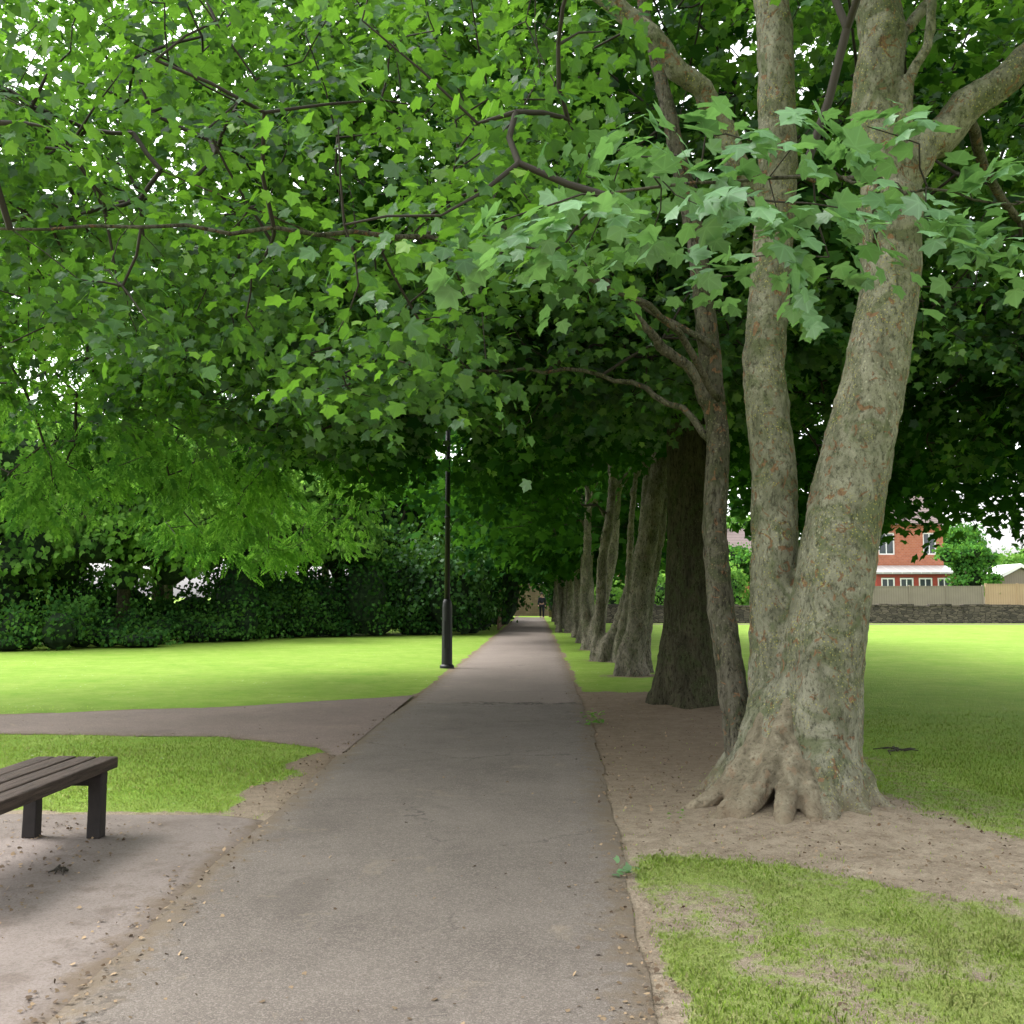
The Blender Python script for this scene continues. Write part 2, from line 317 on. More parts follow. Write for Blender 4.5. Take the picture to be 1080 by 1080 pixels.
def strip(name,yy,xl,xr,nu,z,mat,swap=False):
    u=np.linspace(0,1,nu); Yg=np.repeat(yy[:,None],nu,1); Xg=xl[:,None]*(1-u)+xr[:,None]*u
    ed=np.minimum(u,1-u)[None,:]*(xr-xl)[:,None]; zz=z-.010*np.clip(1-ed/.06,0,1)
    P=np.stack([Xg,Yg,zz] if not swap else [Yg,Xg,zz],-1).reshape(-1,3); idx=np.arange(len(yy)*nu).reshape(len(yy),nu)
    q=np.stack([idx[:-1,:-1],idx[:-1,1:],idx[1:,1:],idx[1:,:-1]],-1).reshape(-1,4)
    if swap: q=q[:,::-1]
    me=np_mesh(name,P,q.ravel(),np.arange(len(q))*4,{'edge':ed.ravel()}); me.materials.append(mat)
    o=link(bpy.data.objects.new(name,me)); o["kind"]="structure"; return o
def asphalt(name,k,crack):
    t=NT(name); p=t.n('NewGeometry').outputs['Position']; K=lambda c:tuple(a*b for a,b in zip(c,k))
    n1=t.noise(p,.9,6,.7);n2=t.noise(p,150,3,.8);n3=t.noise(p,7,5,.7);n5=t.noise(p,45,4,.8)
    vo=t.n('TexVoronoi',{'Vector':p,'Scale':140.0}); vc=t.n('SeparateColor',{'Color':vo.outputs['Color']}).outputs[0]
    c=t.mix(t.ramp(n1,.3,.7),K((.122,.102,.087)),K((.190,.162,.139))); c=t.mix(t.math('MULTIPLY',t.ramp(n3,.5,.75),.35),c,K((.215,.183,.155)))
    c=t.mix(t.math('MULTIPLY',t.ramp(vc,.64,.84),.42),c,K((.33,.29,.25))); c=t.mix(t.math('MULTIPLY',t.ramp(n2,.32,.52,(1,1,1,1),(0,0,0,1)),.6),c,K((.04,.034,.03)))
    c=t.mix(t.math('MULTIPLY',t.ramp(n5,.30,.46,(1,1,1,1),(0,0,0,1)),.5),c,K((.06,.05,.042)))
    st=t.noise(p,.55,5,.65,1.0); c=t.mix(t.math('MULTIPLY',t.ramp(st,.56,.66),.3),c,K((.08,.066,.056)))
    if crack:
        sp=t.n('SeparateXYZ',{'Vector':p}); yy_=sp.outputs[1]; xx_=sp.outputs[0]
        nz=t.noise(p,2.2,5,.8,.5)
        cr=t.math('ABSOLUTE',t.math('SUBTRACT',t.math('ADD',yy_,t.math('MULTIPLY',nz,1.6)),16.1))
        cr=t.ramp(cr,.04,.10,(1,1,1,1),(0,0,0,1)); cr=t.math('MULTIPLY',cr,t.ramp(t.math('ADD',t.math('MULTIPLY',xx_,.3),.5),.12,.2))
        c=t.mix(t.math('MULTIPLY',cr,.9),c,(.025,.02,.018))
        c=t.mix(t.math('MULTIPLY',t.math('GREATER_THAN',t.math('ADD',yy_,t.math('MULTIPLY',nz,1.6)),16.1),.4),c,(.25,.20,.172))
        ed=t.n('TexVoronoi',{'Vector':t.n('VectorMath',{0:p,1:t.n('CombineXYZ',{'X':t.math('MULTIPLY',n3,.6),'Y':t.math('MULTIPLY',n1,.8),'Z':0.0}).outputs[0]},operation='ADD').outputs[0],'Scale':.45},feature='DISTANCE_TO_EDGE').outputs['Distance']
        c=t.mix(t.math('MULTIPLY',t.math('MULTIPLY',t.ramp(ed,.004,.010,(1,1,1,1),(0,0,0,1)),t.ramp(n1,.5,.6)),.55),c,(.05,.042,.036))
    ea=t.n('Attribute',attribute_name='edge').outputs['Fac']
    ef=t.ramp(t.math('ADD',ea,t.math('MULTIPLY',t.math('SUBTRACT',n3,.5),.8)),.02,.20,(1,1,1,1),(0,0,0,1))
    c=t.mix(t.math('MULTIPLY',ef,.8),c,(.15,.115,.078))
    df=t.ramp(t.noise(p,1.6,6,.75,.6),.60,.68); c=t.mix(t.math('MULTIPLY',df,.35),c,(.30,.245,.17))
    return t.principled(c,.85,t.math('ADD',n2,t.math('MULTIPLY',vc,.5)),.5,.01,.25)
yy=np.concatenate([np.arange(-5,30,.12),np.arange(30,76,1.)])
strip('footpath',yy,XL(yy),XR(yy),22,.014,asphalt('asphalt',(1,1,1),True))
xx=np.arange(-22,-1.86,.12); strip('side_path',xx,side_lo(xx),side_up(xx),16,.010,asphalt('side_asphalt',(1.25,1.12,1.12),False),True)
t=NT('worn_concrete'); p=t.n('NewGeometry').outputs['Position']
n1=t.noise(p,1.3,5,.6);n2=t.noise(p,70,4,.8);n3=t.noise(p,4,7,.75,.2)
c=t.mix(t.ramp(n1,.3,.7),(.165,.138,.122),(.235,.198,.178)); c=t.mix(t.math('MULTIPLY',t.ramp(n3,.50,.64),.55),c,(.11,.083,.065)); c=t.mix(t.math('MULTIPLY',t.ramp(n2,.45,.65),.5),c,(.08,.065,.055))
ea=t.n('Attribute',attribute_name='edge').outputs['Fac']; c=t.mix(t.math('MULTIPLY',t.ramp(t.math('ADD',ea,t.math('MULTIPLY',t.math('SUBTRACT',n3,.5),.8)),.01,.16,(1,1,1,1),(0,0,0,1)),.8),c,(.12,.088,.058))
M_conc=t.principled(c,.9,n2,.4,.01,.2)
yy=np.arange(1,7.56,.06); strip('bench_pad',yy,np.full(len(yy),-6.0),XL(yy)+.03+.008*np.sin(yy*9)-.4*np.clip((yy-7.35)/.2,0,1)**2,60,.010,M_conc)

# grass blades
def blades(name,N,y0,y1,hs,mat,rx=.62):
    y=np.exp(rng.uniform(np.log(y0),np.log(y1),N)); x=rng.uniform(-rx,rx,N)*y
    s=soil_field(x,y); keep=(~on_paved(x,y))&(rng.uniform(0,1,len(x))>np.clip(s*1.4-.1,0,.99))&(rng.uniform(0,1,N)<np.clip((y1-y)/(y1*.6),0,1)); x,y,s=x[keep],y[keep],s[keep]
    n=len(x); z=mound(x,y); h=hs*rng.uniform(.4,1.3,n)*(1-.5*s)*(1+.2*fastn(x*3,y*3,4)); w=.0010+.00042*y; a=rng.uniform(0,6.28,n); l=rng.normal(0,.6,(n,2))*h[:,None]
    A=np.stack([x-np.cos(a)*w,y-np.sin(a)*w,z-.005],-1);B=np.stack([x+np.cos(a)*w,y+np.sin(a)*w,z-.005],-1)
    M=np.stack([x+l[:,0]*.35,y+l[:,1]*.35,z+h*.6],-1); C=np.stack([x+l[:,0],y+l[:,1],z+h],-1)
    M2=M+np.stack([np.cos(a)*w*1.3,np.sin(a)*w*1.3,a*0],-1)
    V=np.stack([A,B,M2,C,M],1).reshape(-1,3); loops=np.arange(5*n); me=np_mesh(name,V,loops,np.arange(n)*5); me.materials.append(mat)
    o=link(bpy.data.objects.new(name,me)); o["kind"]="stuff"; o["label"]="short mown green grass with thin dry patches"; o["category"]="grass"; return o
t=NT('grass_blade'); geo=t.n('NewGeometry'); r=geo.outputs['Random Per Island']; p=geo.outputs['Position']
c=t.mix(r,(.18,.33,.035),(.35,.47,.085)); c=t.mix(t.ramp(r,.78,.95),c,(.48,.43,.22)); nf_=t.ramp(t.math('MULTIPLY',t.n('SeparateXYZ',{'Vector':p}).outputs[1],.1),.55,.85,(1,1,1,1),(.25,.25,.25,1)); c=t.mix(t.math('MULTIPLY',t.math('MULTIPLY',t.ramp(t.noise(p,1.5,4),.42,.62),.6),nf_),c,(.44,.43,.18))
up=t.n('CombineXYZ',{'X':0.0,'Y':0.0,'Z':1.0}).outputs[0]
d=t.n('BsdfDiffuse',{'Color':c,'Normal':up}); tr=t.n('BsdfTranslucent',{'Color':(.48,.66,.10,1)}); m=t.n('MixShader',{0:.22,1:d.outputs[0],2:tr.outputs[0]}); t.t.links.new(m.outputs[0],t.out.inputs[0])
blades('grass',300000,3.3,15,.021,t.m)

# litter
N=26000; y=np.exp(rng.uniform(np.log(3.5),np.log(20),N)); x=rng.uniform(-.6,.6,N)*y
s=soil_field(x,y); pv=on_paved(x,y); e=np.minimum(np.abs(x-XL(y)),np.abs(x-XR(y)))
k=((~pv)&(s>.6)&((y>8.3)|(rng.uniform(0,1,N)<.6)))|(pv&(rng.uniform(0,1,N)<np.exp(-e/.11)*.95+.025))|((x>-3.8)&(x<-2.6)&(y>5)&(y<7.4)&(rng.uniform(0,1,N)<.8))
x,y=x[k],y[k]; n=len(x); P=np.stack([x,y,mound(x,y)+.02],-1); D=rng.normal(0,1,(n,3));D[:,2]*=.15; Nn=np.array([0,0,1.])+rng.normal(0,.35,(n,3))
me=leaves_mesh('leaf_litter',SIMPLE,P,D,Nn,rng.uniform(.006,.03,n)*rng.uniform(.4,1,n)+.004)
t=NT('litter'); r=t.n('NewGeometry').outputs['Random Per Island']; c=t.mix(r,(.05,.032,.02),(.30,.215,.13)); me.materials.append(t.principled(c,.9))
o=link(bpy.data.objects.new('leaf_litter',me)); o["kind"]="stuff"; o["label"]="small dry brown leaf scraps and twigs on bare soil"; o["category"]="leaf litter"
def small_leaves(name,cx,cy,n,R,size,mat,lab,cat,h=.02):
    P=np.stack([rng.normal(0,R,n),rng.normal(0,R,n),np.abs(rng.normal(0,h,n))+.02],-1); D=rng.normal(0,1,(n,3));D[:,2]=np.abs(D[:,2])*.3; Nn=np.array([0,0,1.])+rng.normal(0,.4,(n,3))
    e=thing(name,(cx,cy,float(mound(np.array(cx),np.array(cy)))),lab,cat); part('leaves',leaves_mesh(name,SIMPLE,P,D,Nn,size*rng.uniform(.6,1.3,n)),e,mat=mat)
small_leaves('fallen_leaf_sprig',.50,6.0,12,.05,.045,M_leaf_fg,'sprig of fresh green leaves fallen by the path edge','leaves')
small_leaves('weed',.74,12.9,60,.08,.05,M_bright,'tuft of bright green weeds beside the tarmac path','weed',.09)
small_leaves('weed',1.0,7.5,14,.07,.022,M_bright,'few small green seedlings growing in bare soil','weed')
def twig(cx,cy,n,L,lab):
    mb=MB()
    for i in range(n):
        a=random.uniform(0,6.28); l=L*random.uniform(.5,1); x0,y0=random.gauss(0,L*.2),random.gauss(0,L*.2)
        mb.tube([(x0,y0,.02),(x0+math.cos(a)*l*.5,y0+math.sin(a)*l*.5,.035),(x0+math.cos(a+.3)*l,y0+math.sin(a+.3)*l,.018)],[.009,.007,.004],5)
    e=thing('fallen_twig',(cx,cy,0),lab,'twig'); part('twigs',mb.mesh('twigs'),e,mat=M_twig)
twig(3.72,10.75,9,.3,'broken dark twigs lying on mown grass'); twig(-2.72,6.0,4,.14,'small broken twig lying on worn concrete')

# ------------------------------------------------------------ MAIN TREE
B1=np.array([2.06,7.95,0.])
root=thing('sycamore_tree',tuple(B1),'large pale lichened multi-stemmed sycamore on bare soil beside path','tree','row of trees along the footpath')
A_=[(2.12,7.95,-.15),(2.14,7.95,.35),(2.20,7.95,1.08),(2.32,7.97,1.8),(2.47,8.0,2.54),(2.68,8.0,3.35),(2.82,8.0,4.06),(2.84,8.0,4.8)]
Ar=[.40,.325,.30,.295,.28,.245,.225,.25]
AL=[(2.83,8.0,4.7),(2.77,8.05,5.5),(2.80,8.1,6.5),(2.72,8.3,8.0),(2.8,8.5,10)]; ALr=[.20,.20,.18,.13,.05]
AR=[(2.84,8.0,4.75),(3.1,8.0,5.15),(3.45,7.95,5.5),(3.95,7.9,5.85),(4.8,7.8,6.6),(5.8,7.8,7.8)]; ARr=[.17,.16,.14,.12,.09,.04]
Bm=[(1.98,8.25,-.15),(1.90,8.3,.8),(1.94,8.35,1.8),(1.96,8.4,2.6),(1.90,8.45,3.5),(2.0,8.5,4.4),(2.07,8.5,5.3),(2.08,8.55,6.5),(1.9,8.6,8.3),(1.8,8.6,10)]; Br=[.30,.20,.19,.185,.175,.17,.165,.155,.11,.04]
C_=[(1.72,8.3,-.12),(1.63,8.5,.7),(1.55,8.65,1.5),(1.52,8.75,2.2),(1.58,8.8,2.9),(1.53,8.85,3.6),(1.42,8.8,4.7),(1.2,8.8,5.8),(.9,8.8,7.2)]; Cr=[.19,.125,.112,.107,.105,.10,.09,.075,.04]
D_=[(2.03,8.5,4.75),(1.72,8.4,5.25),(1.35,8.2,5.75),(.7,8.0,6.35),(-.1,7.8,6.9),(-1.2,7.6,7.6)]; Dr=[.12,.105,.095,.085,.07,.04]
mb=MB(); off=lambda L:[tuple(np.array(p)-B1) for p in L]
lob=lambda i,th: 1+(.08*math.sin(3*th+.6)+.05*math.sin(5*th))*(1 if i<3 else .4)
def ctube(L,r,n,jit=.02,**k):
    a,b=curvy(L,r,3,jit); mb.tube(off(a),b,n,**k)
mb.tube(off(A_),Ar,24,lobes=lob); ctube(AL,ALr,14); ctube(AR,ARr,12); mb.tube(off(Bm),Br,20,lobes=lob); ctube(D_,Dr,10,.03)
ctube([(3.0,8.0,5.05),(2.95,7.9,5.6),(3.15,7.9,6.2),(3.3,8.0,7.2)],[.06,.05,.045,.03],8); ctube([(2.77,8.05,5.4),(2.95,8.2,6.0),(3.3,8.3,6.6),(3.9,8.4,7.4)],[.07,.06,.05,.03],8)
def rootlet(mb,p0,p1,r0,r1,z0=.7,pw=2.2):
    pts=[];rr=[]
    for i in range(8):
        f=i/7; x=p0[0]+(p1[0]-p0[0])*f+random.gauss(0,.015); y=p0[1]+(p1[1]-p0[1])*f+random.gauss(0,.015); z=z0*(1-f)**pw-.07*f+.01
        pts.append((x-B1[0],y-B1[1],z)); rr.append((r0*(1-f)+r1*f)*(1+.08*random.random()))
    mb.tube(pts,rr,12,lobes=lambda i,th:1+.08*math.sin(4*th+i*.5))
rootlet(mb,(2.15,7.9),(1.98,7.10),.20,.05,.7,2.8); rootlet(mb,(2.2,7.9),(2.35,7.25),.19,.05,.6,2.8); rootlet(mb,(2.25,7.95),(2.75,7.55),.17,.05,.5,2.8)
rootlet(mb,(2.25,8.05),(2.75,8.35),.17,.05,.5); rootlet(mb,(2.1,8.4),(2.5,9.0),.19,.05,.5); rootlet(mb,(1.8,8.4),(1.15,8.6),.14,.04,.6)
rootlet(mb,(1.85,8.2),(1.12,7.95),.16,.04,.8); rootlet(mb,(1.95,8.1),(1.45,7.55),.18,.045,.85)
bark_obj(mb,root,M_bark,.026,.035)
mb=MB(); mb.tube(off(C_),Cr,14,lobes=lob); ctube([(1.53,8.85,3.2),(1.3,8.7,3.55),(1.0,8.5,3.75),(.75,8.3,4.1)],[.06,.055,.045,.025],10)
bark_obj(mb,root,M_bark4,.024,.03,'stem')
mb=MB()
def ridge(pts,r): mb.tube([tuple(np.array(p)-B1) for p in pts],r,10,lobes=lambda i,th:1+.12*math.sin(3*th+i))
ridge([(2.00,8.05,.98),(1.95,7.94,.78),(1.84,7.84,.55),(1.70,7.72,.30),(1.48,7.58,.10),(1.15,7.40,-.07)],[.04,.085,.10,.10,.08,.045])
ridge([(2.00,7.96,.74),(1.95,7.82,.52),(1.86,7.66,.30),(1.76,7.44,.10),(1.66,7.10,-.07)],[.05,.085,.095,.08,.045])
ridge([(1.84,8.12,.82),(1.74,8.02,.58),(1.58,7.94,.33),(1.38,7.86,.12),(1.02,7.80,-.07)],[.06,.085,.095,.08,.045])
ridge([(2.04,7.84,.52),(2.0,7.66,.32),(1.95,7.46,.12),(1.92,7.14,-.07)],[.05,.085,.08,.045])
ridge([(1.93,7.98,.66),(1.80,7.86,.42),(1.66,7.68,.20),(1.46,7.46,.03),(1.35,7.30,-.07)],[.06,.08,.08,.06,.035])
ridge([(1.86,8.02,.62),(1.70,7.90,.38),(1.50,7.74,.16),(1.30,7.62,-.04)],[.07,.09,.08,.04])
bark_obj(mb,root,M_root,.016,.045,'root',.07)

FG=[(2.62,7.75,4.2),(2.3,6.8,4.25),(1.95,5.7,3.98),(1.5,4.9,3.64),(1.0,4.5,3.48),(.3,4.3,3.32)]
FG2=[(1.5,4.9,3.64),(1.8,4.6,3.45),(2.2,4.5,3.36)]
L1=[(1.56,8.6,3.25),(1.0,7.9,3.75),(.1,7.1,3.95),(-.9,6.4,3.9),(-2.0,5.7,3.7),(-2.9,5.1,3.5)]
L2=[(1.56,8.7,3.7),(.9,8.9,4.2),(-.3,8.6,4.75),(-1.6,8.4,4.6),(-3.0,7.9,5.0)]
L3=[(1.58,8.8,2.9),(1.2,9.0,3.3),(.6,9.6,3.7),(-.3,10.4,3.9),(-1.6,11.2,4.0)]
L5=[(3.45,7.95,5.5),(4.0,8.8,5.2),(5.0,9.6,4.8),(6.2,10.2,4.5)]
def tap(L,a,b): return curvy(L,list(np.linspace(a,b,len(L))),5,.015)
limbs=[(A_[3:],Ar[3:]),(AL,ALr),(AR,ARr),(Bm[3:],Br[3:]),(C_[3:],Cr[3:]),(D_,Dr),tap(FG,.018,.006),tap(FG2,.009,.005),tap(L1,.032,.006),tap(L2,.030,.006),tap(L3,.035,.008),tap(L5,.05,.02)]
def inframe_free(p):
    x,y,z=p; v=x/y
    if abs(v+.087)<.006+.42/y and y<22.5 and z<1.6+.155*y+.3: return False
    return True
sp=[]
while len(sp)<3100:
    x=rng.uniform(-6.6,9.5); y=rng.uniform(3.9,15); v=x/y; nz=fastn(np.array(x*1.1),np.array(y*1.1),11)
    if y<8.95 or (y<9.5 and .12<v<.36):
        if v>.07: zb=1.6+.70*y
        elif v>-.04: zb=1.6+.34*y+.4*nz
        else: zb=1.6+.235*y+.5*nz+max(0,(-v-.38))*.6*y+.15
    else: zb=(3.75 if x<4.5 else 3.3)+.55*nz
    z=zb+(rng.exponential(1.2) if rng.uniform()<.6 else rng.uniform(.5,6.5))
    q=((x-1.6)/8.3)**2+((y-8.5)/6.8)**2+((z-6.4)/6.2)**2
    if q>1 or not inframe_free((x,y,z)): continue
    if y<9 and fastn(np.array(x*1.6+z*.9),np.array(y*1.3+z*1.7),31)<-.38: continue
    sp.append((x,y,z))
sp=np.array(sp)
fg=[(870,115,4.3),(800,135,4.2),(750,130,4.3),(925,120,4.4),(980,140,4.5),(700,175,4.2),(640,195,4.1),(580,205,4.0),(520,225,4.1),(740,205,4.1),(800,200,4.3),(860,205,4.2),(920,225,4.3),(985,205,4.4),(1045,180,4.5),(1080,205,4.4),(1090,240,4.6),(1040,235,4.7),(830,250,4.5),(690,240,4.6),(550,250,4.8),(780,265,5.0),(620,255,5.2),(960,190,4.8),(880,265,4.9),(720,150,4.6),(660,150,4.9)]
FGs=np.array([((a-565)/1080*d,d,1.6+(628-b)/1084*d) for a,b,d in fg])
A,par,nl,c,sn,sd=grow(limbs,sp)
me=branch_mesh('branch',A,par,nl,c,B1,.0028,.020)
mb=MB()
for L,r in limbs[6:]: mb.tube([np.array(p)-B1 for p in L],r,8)
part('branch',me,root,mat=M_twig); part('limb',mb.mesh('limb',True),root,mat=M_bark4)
P,T,N,z=spray_leaves(sn-B1,sd,31,.44,.066,.6,.5)
z=z*np.clip(.60+.055*(P[:,1]+B1[1]),.82,1.2)
hi=(P[:,1]+B1[1])<6.5
ex=[]
while len(ex)<900:
    x=rng.uniform(-9,10); y=rng.uniform(10.5,16); z_=rng.uniform(5,12.5)
    if ((x-1)/10)**2+((z_-7)/6)**2<1 and not (x<-.40*y and rng.uniform()<.6): ex.append((x,y,z_))
ex=np.array(ex)-B1; P2,T2,N2,z2=spray_leaves(ex,norm(ex*np.array([1,1,0])),20,.75,.135,.6,.5)
part('crown',leaves_multi('crown',[(MAPLE,P[hi],T[hi],N[hi],z[hi]),(MAPLE2,P[~hi],T[~hi],N[~hi],z[~hi]),(MAPLE2,P2,T2,N2,z2)]),root,mat=M_leaf)
A,par,nl,c,sn,sd=grow([limbs[6],limbs[7]],FGs,.02)
part('branch',branch_mesh('branch',A,par,nl,c,B1,.0028,.010),root,mat=M_twig)
P,T,N,z=spray_leaves(sn-B1,sd,24,.28,.074,.35,.4)
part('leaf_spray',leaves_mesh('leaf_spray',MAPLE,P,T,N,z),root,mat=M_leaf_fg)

# ------------------------------------------------------------ generic trees
def gen_tree(base,label,stems,bark,leafm,crown_c,crown_r,nspr,k,R,size,zbf,tpl=MAPLE2,nlimb=7,name='sycamore_tree',voxel=.05,group='row of trees along the footpath',disp=.03,droop=.55,exp=None,tilt=.5,flare=1.5,twigs=True,tw0=.0055,fracexp=.75,lr=.55):
    base=np.array(base,float); root=thing(name,tuple(base),label,'tree',group); limbs=[]; mb=MB()
    for pts,rad in stems:
        pr=list(rad); p2=[list(p) for p in pts]
        pts2=[(p2[0][0],p2[0][1],-.15),(p2[0][0],p2[0][1],.08),(p2[0][0]*.98,p2[0][1],.4)]+[tuple(p) for p in p2[1:]]; rr=[pr[0]*flare,pr[0]*(flare*.62+.38),pr[0]*1.12]+pr[1:]
        ph=random.random()*6
        mb.tube(pts2,rr,18,lobes=lambda i,th:1+(.18*math.sin(4*th+ph)+.1*math.sin(7*th+ph))*(1 if i<2 else .4))
        limbs.append(([tuple(np.array(p)+base) for p in pts[-2:]],pr[-2:]))
        for q in range(nlimb):
            f=random.uniform(.2,1); a=6.28*(q+random.random()*.6)/nlimb; j=len(pts)-2
            s=np.array(pts[j])*(1-f)+np.array(pts[j+1])*f; tgt=np.array([crown_c[0]+math.cos(a)*crown_r[0]*.72,crown_c[1]+math.sin(a)*crown_r[1]*.72,crown_c[2]+random.uniform(-.3,.5)*crown_r[2]])
            m1=s+(tgt-s)*.33+np.array([0,0,.6]); m2=s+(tgt-s)*.68+np.array([0,0,.5]); r0=pr[-1]*lr
            L,rr2=curvy([s,m1,m2,tgt],[r0,r0*.7,r0*.45,r0*.2],4,.04); mb.tube(L,rr2,8); limbs.append(([tuple(np.array(p)+base) for p in L],rr2))
    bark_obj(mb,root,bark,voxel,disp)
    sp=[]; tries=0
    while len(sp)<nspr and tries<nspr*60:
        tries+=1
        p=rng.uniform(-1,1,3); q=(p**2).sum()
        if q>1: continue
        w=np.array(crown_c)+p*np.array(crown_r)+base
        zb=zbf(w[0],w[1])
        if exp and rng.uniform()<fracexp: w[2]=zb+rng.exponential(exp)
        if w[2]<zb or not inframe_free(w): continue
        if exp and (((w-base-np.array(crown_c))/np.array(crown_r))**2).sum()>1.15: continue
        sp.append(w)
    A,par,nl,c,sn,sd=grow(limbs,np.array(sp))
    if twigs: part('branch',branch_mesh('branch',A,par,nl,c,base,tw0,.05,3),root,mat=M_twig)
    P,T,N,z=spray_leaves(sn-base,sd,k,R,size,droop,tilt)
    part('crown',leaves_mesh('crown',tpl,P,T,N,z),root,mat=leafm)
    return root
nf=lambda x,y,s=1.,sd=21: float(fastn(np.array(x*s),np.array(y*s),sd))
def zb2(x,y):
    b=3.5 if x<.3 else (4.5 if x<4.2 else (3.0 if x<6.5 else 2.75))
    return b+.4*nf(x,y)+(.6 if x<-2.5 else 0)
gen_tree((2.2,15,0),'broad mossy dark-barked tree trunk on leaf litter beside path',[([(0,0,0),(.04,0,1.2),(.10,0,2.6),(.1,.1,4.2),(.0,.2,6.5)],[.42,.375,.36,.34,.2])],
  M_bark2,M_leaf_d,(1.2,0.5,7.2),(8.8,6.2,5.2),1800,22,.55,.115,zb2,exp=1.6,disp=.06,fracexp=.6)
def zbr(x,y): return (3.45 if x<.6 else (3.1+.085*y if x<5.0 else 3.3))+.4*nf(x,y)
st3=[([(-.05,0,0),(.10,0,.9),(.16,0,1.7),(.36,0,2.9),(.60,.1,4.3),(.75,.1,6.5)],[.25,.22,.205,.20,.18,.12]),([(.30,.9,0),(.42,.9,1.5),(.70,.9,3.0),(.95,.9,5)],[.15,.12,.11,.08])]
gen_tree((1.95,20.8,0),'pale tree with trunks leaning away from the path',st3,M_bark3,M_leaf_d,(.2,0,7.5),(7,4.5,5),600,15,.6,.16,zbr,exp=1.6,disp=.08,nlimb=5)
st4=[([(-.10,0,0),(.10,0,.7),(.48,0,1.8),(.80,.1,3.0),(.92,.1,4.4),(1.0,.1,6)],[.23,.19,.18,.17,.15,.1]),([(-.35,.3,0),(-.27,.3,1.3),(-.22,.3,2.5),(-.02,.3,3.6),(.1,.3,5)],[.17,.14,.135,.12,.1]),([(.1,-.5,0),(.35,-.5,1.5),(.42,-.5,3.2),(.6,-.5,5)],[.12,.10,.09,.06])]
gen_tree((1.88,25.3,0),'cluster of pale trunks leaning away from path',st4,M_bark3,M_leaf_d,(.2,0,7.5),(6.5,4.2,5),450,13,.65,.19,zbr,exp=1.6,nlimb=4,disp=.08)
st5=[([(0,0,0),(.06,0,1.2),(.0,0,2.4),(.12,.1,4),(.1,.1,6)],[.27,.22,.21,.18,.12]),([(.35,.5,0),(.55,.5,2),(.6,.5,5)],[.13,.11,.08])]
st5b=[([(0,0,0),(.16,0,1.3),(.50,0,2.8),(.7,.1,5)],[.22,.18,.16,.1]),([(-.25,.2,0),(-.36,.2,1.5),(-.25,.2,3.0),(-.2,.2,5)],[.17,.14,.13,.1])]
gen_tree((1.8,30.6,0),'twin-stemmed tree with pale bark beside path',st5b,M_bark3,M_leaf_d,(.0,0,7.5),(6.0,4.2,5),400,12,.7,.22,lambda x,y:(3.5 if x<.8 else 5.0)+.4*nf(x,y),exp=1.6,nlimb=4,disp=.08)
r6=gen_tree((1.72,35.0,0),'upright tree with grey-brown bark beside path',st5,M_bark3,M_leaf_d,(.0,0,7.5),(6.0,4.2,5),350,12,.75,.25,lambda x,y:3.2+.5*nf(x,y),exp=1.6,disp=.08,nlimb=5)
def copy_thing(src,loc,rot=0,sc=1.0,label=None):
    n=src.copy(); COL.objects.link(n); n.location=loc; n.rotation_euler=(0,0,rot); n.scale=(sc,sc,sc)
    if label: n["label"]=label
    for ch in src.children:
        c=ch.copy(); COL.objects.link(c); c.parent=n
    return n
for i,(x,y) in enumerate(ROW[6:]): copy_thing(r6,(x,y,0),random.uniform(0,6.28),random.uniform(.84,.97))

def ash_zb(x,y):
    if x<-6.7: b=1.6+.245*y
    else: b=2.65+max(0,(x+4.4))*1.2
    return b+.75*nf(x,y,1.3,5)
gen_tree((-10.8,14.5,0),'ash tree with long drooping leafy branches over lawn',[([(0,0,0),(.1,0,1.5),(.2,.1,3.5),(.6,.2,5.5),(1.2,.2,8)],[.4,.34,.3,.24,.1])],M_bark2,M_ash,(3.9,1.8,6.6),(7.8,7.0,5.5),1150,20,.42,.150,ash_zb,tpl=PINN,name='ash_tree',group='lawn trees',exp=1.3,droop=1.1,nlimb=10,tilt=.7,tw0=.005,lr=.3)

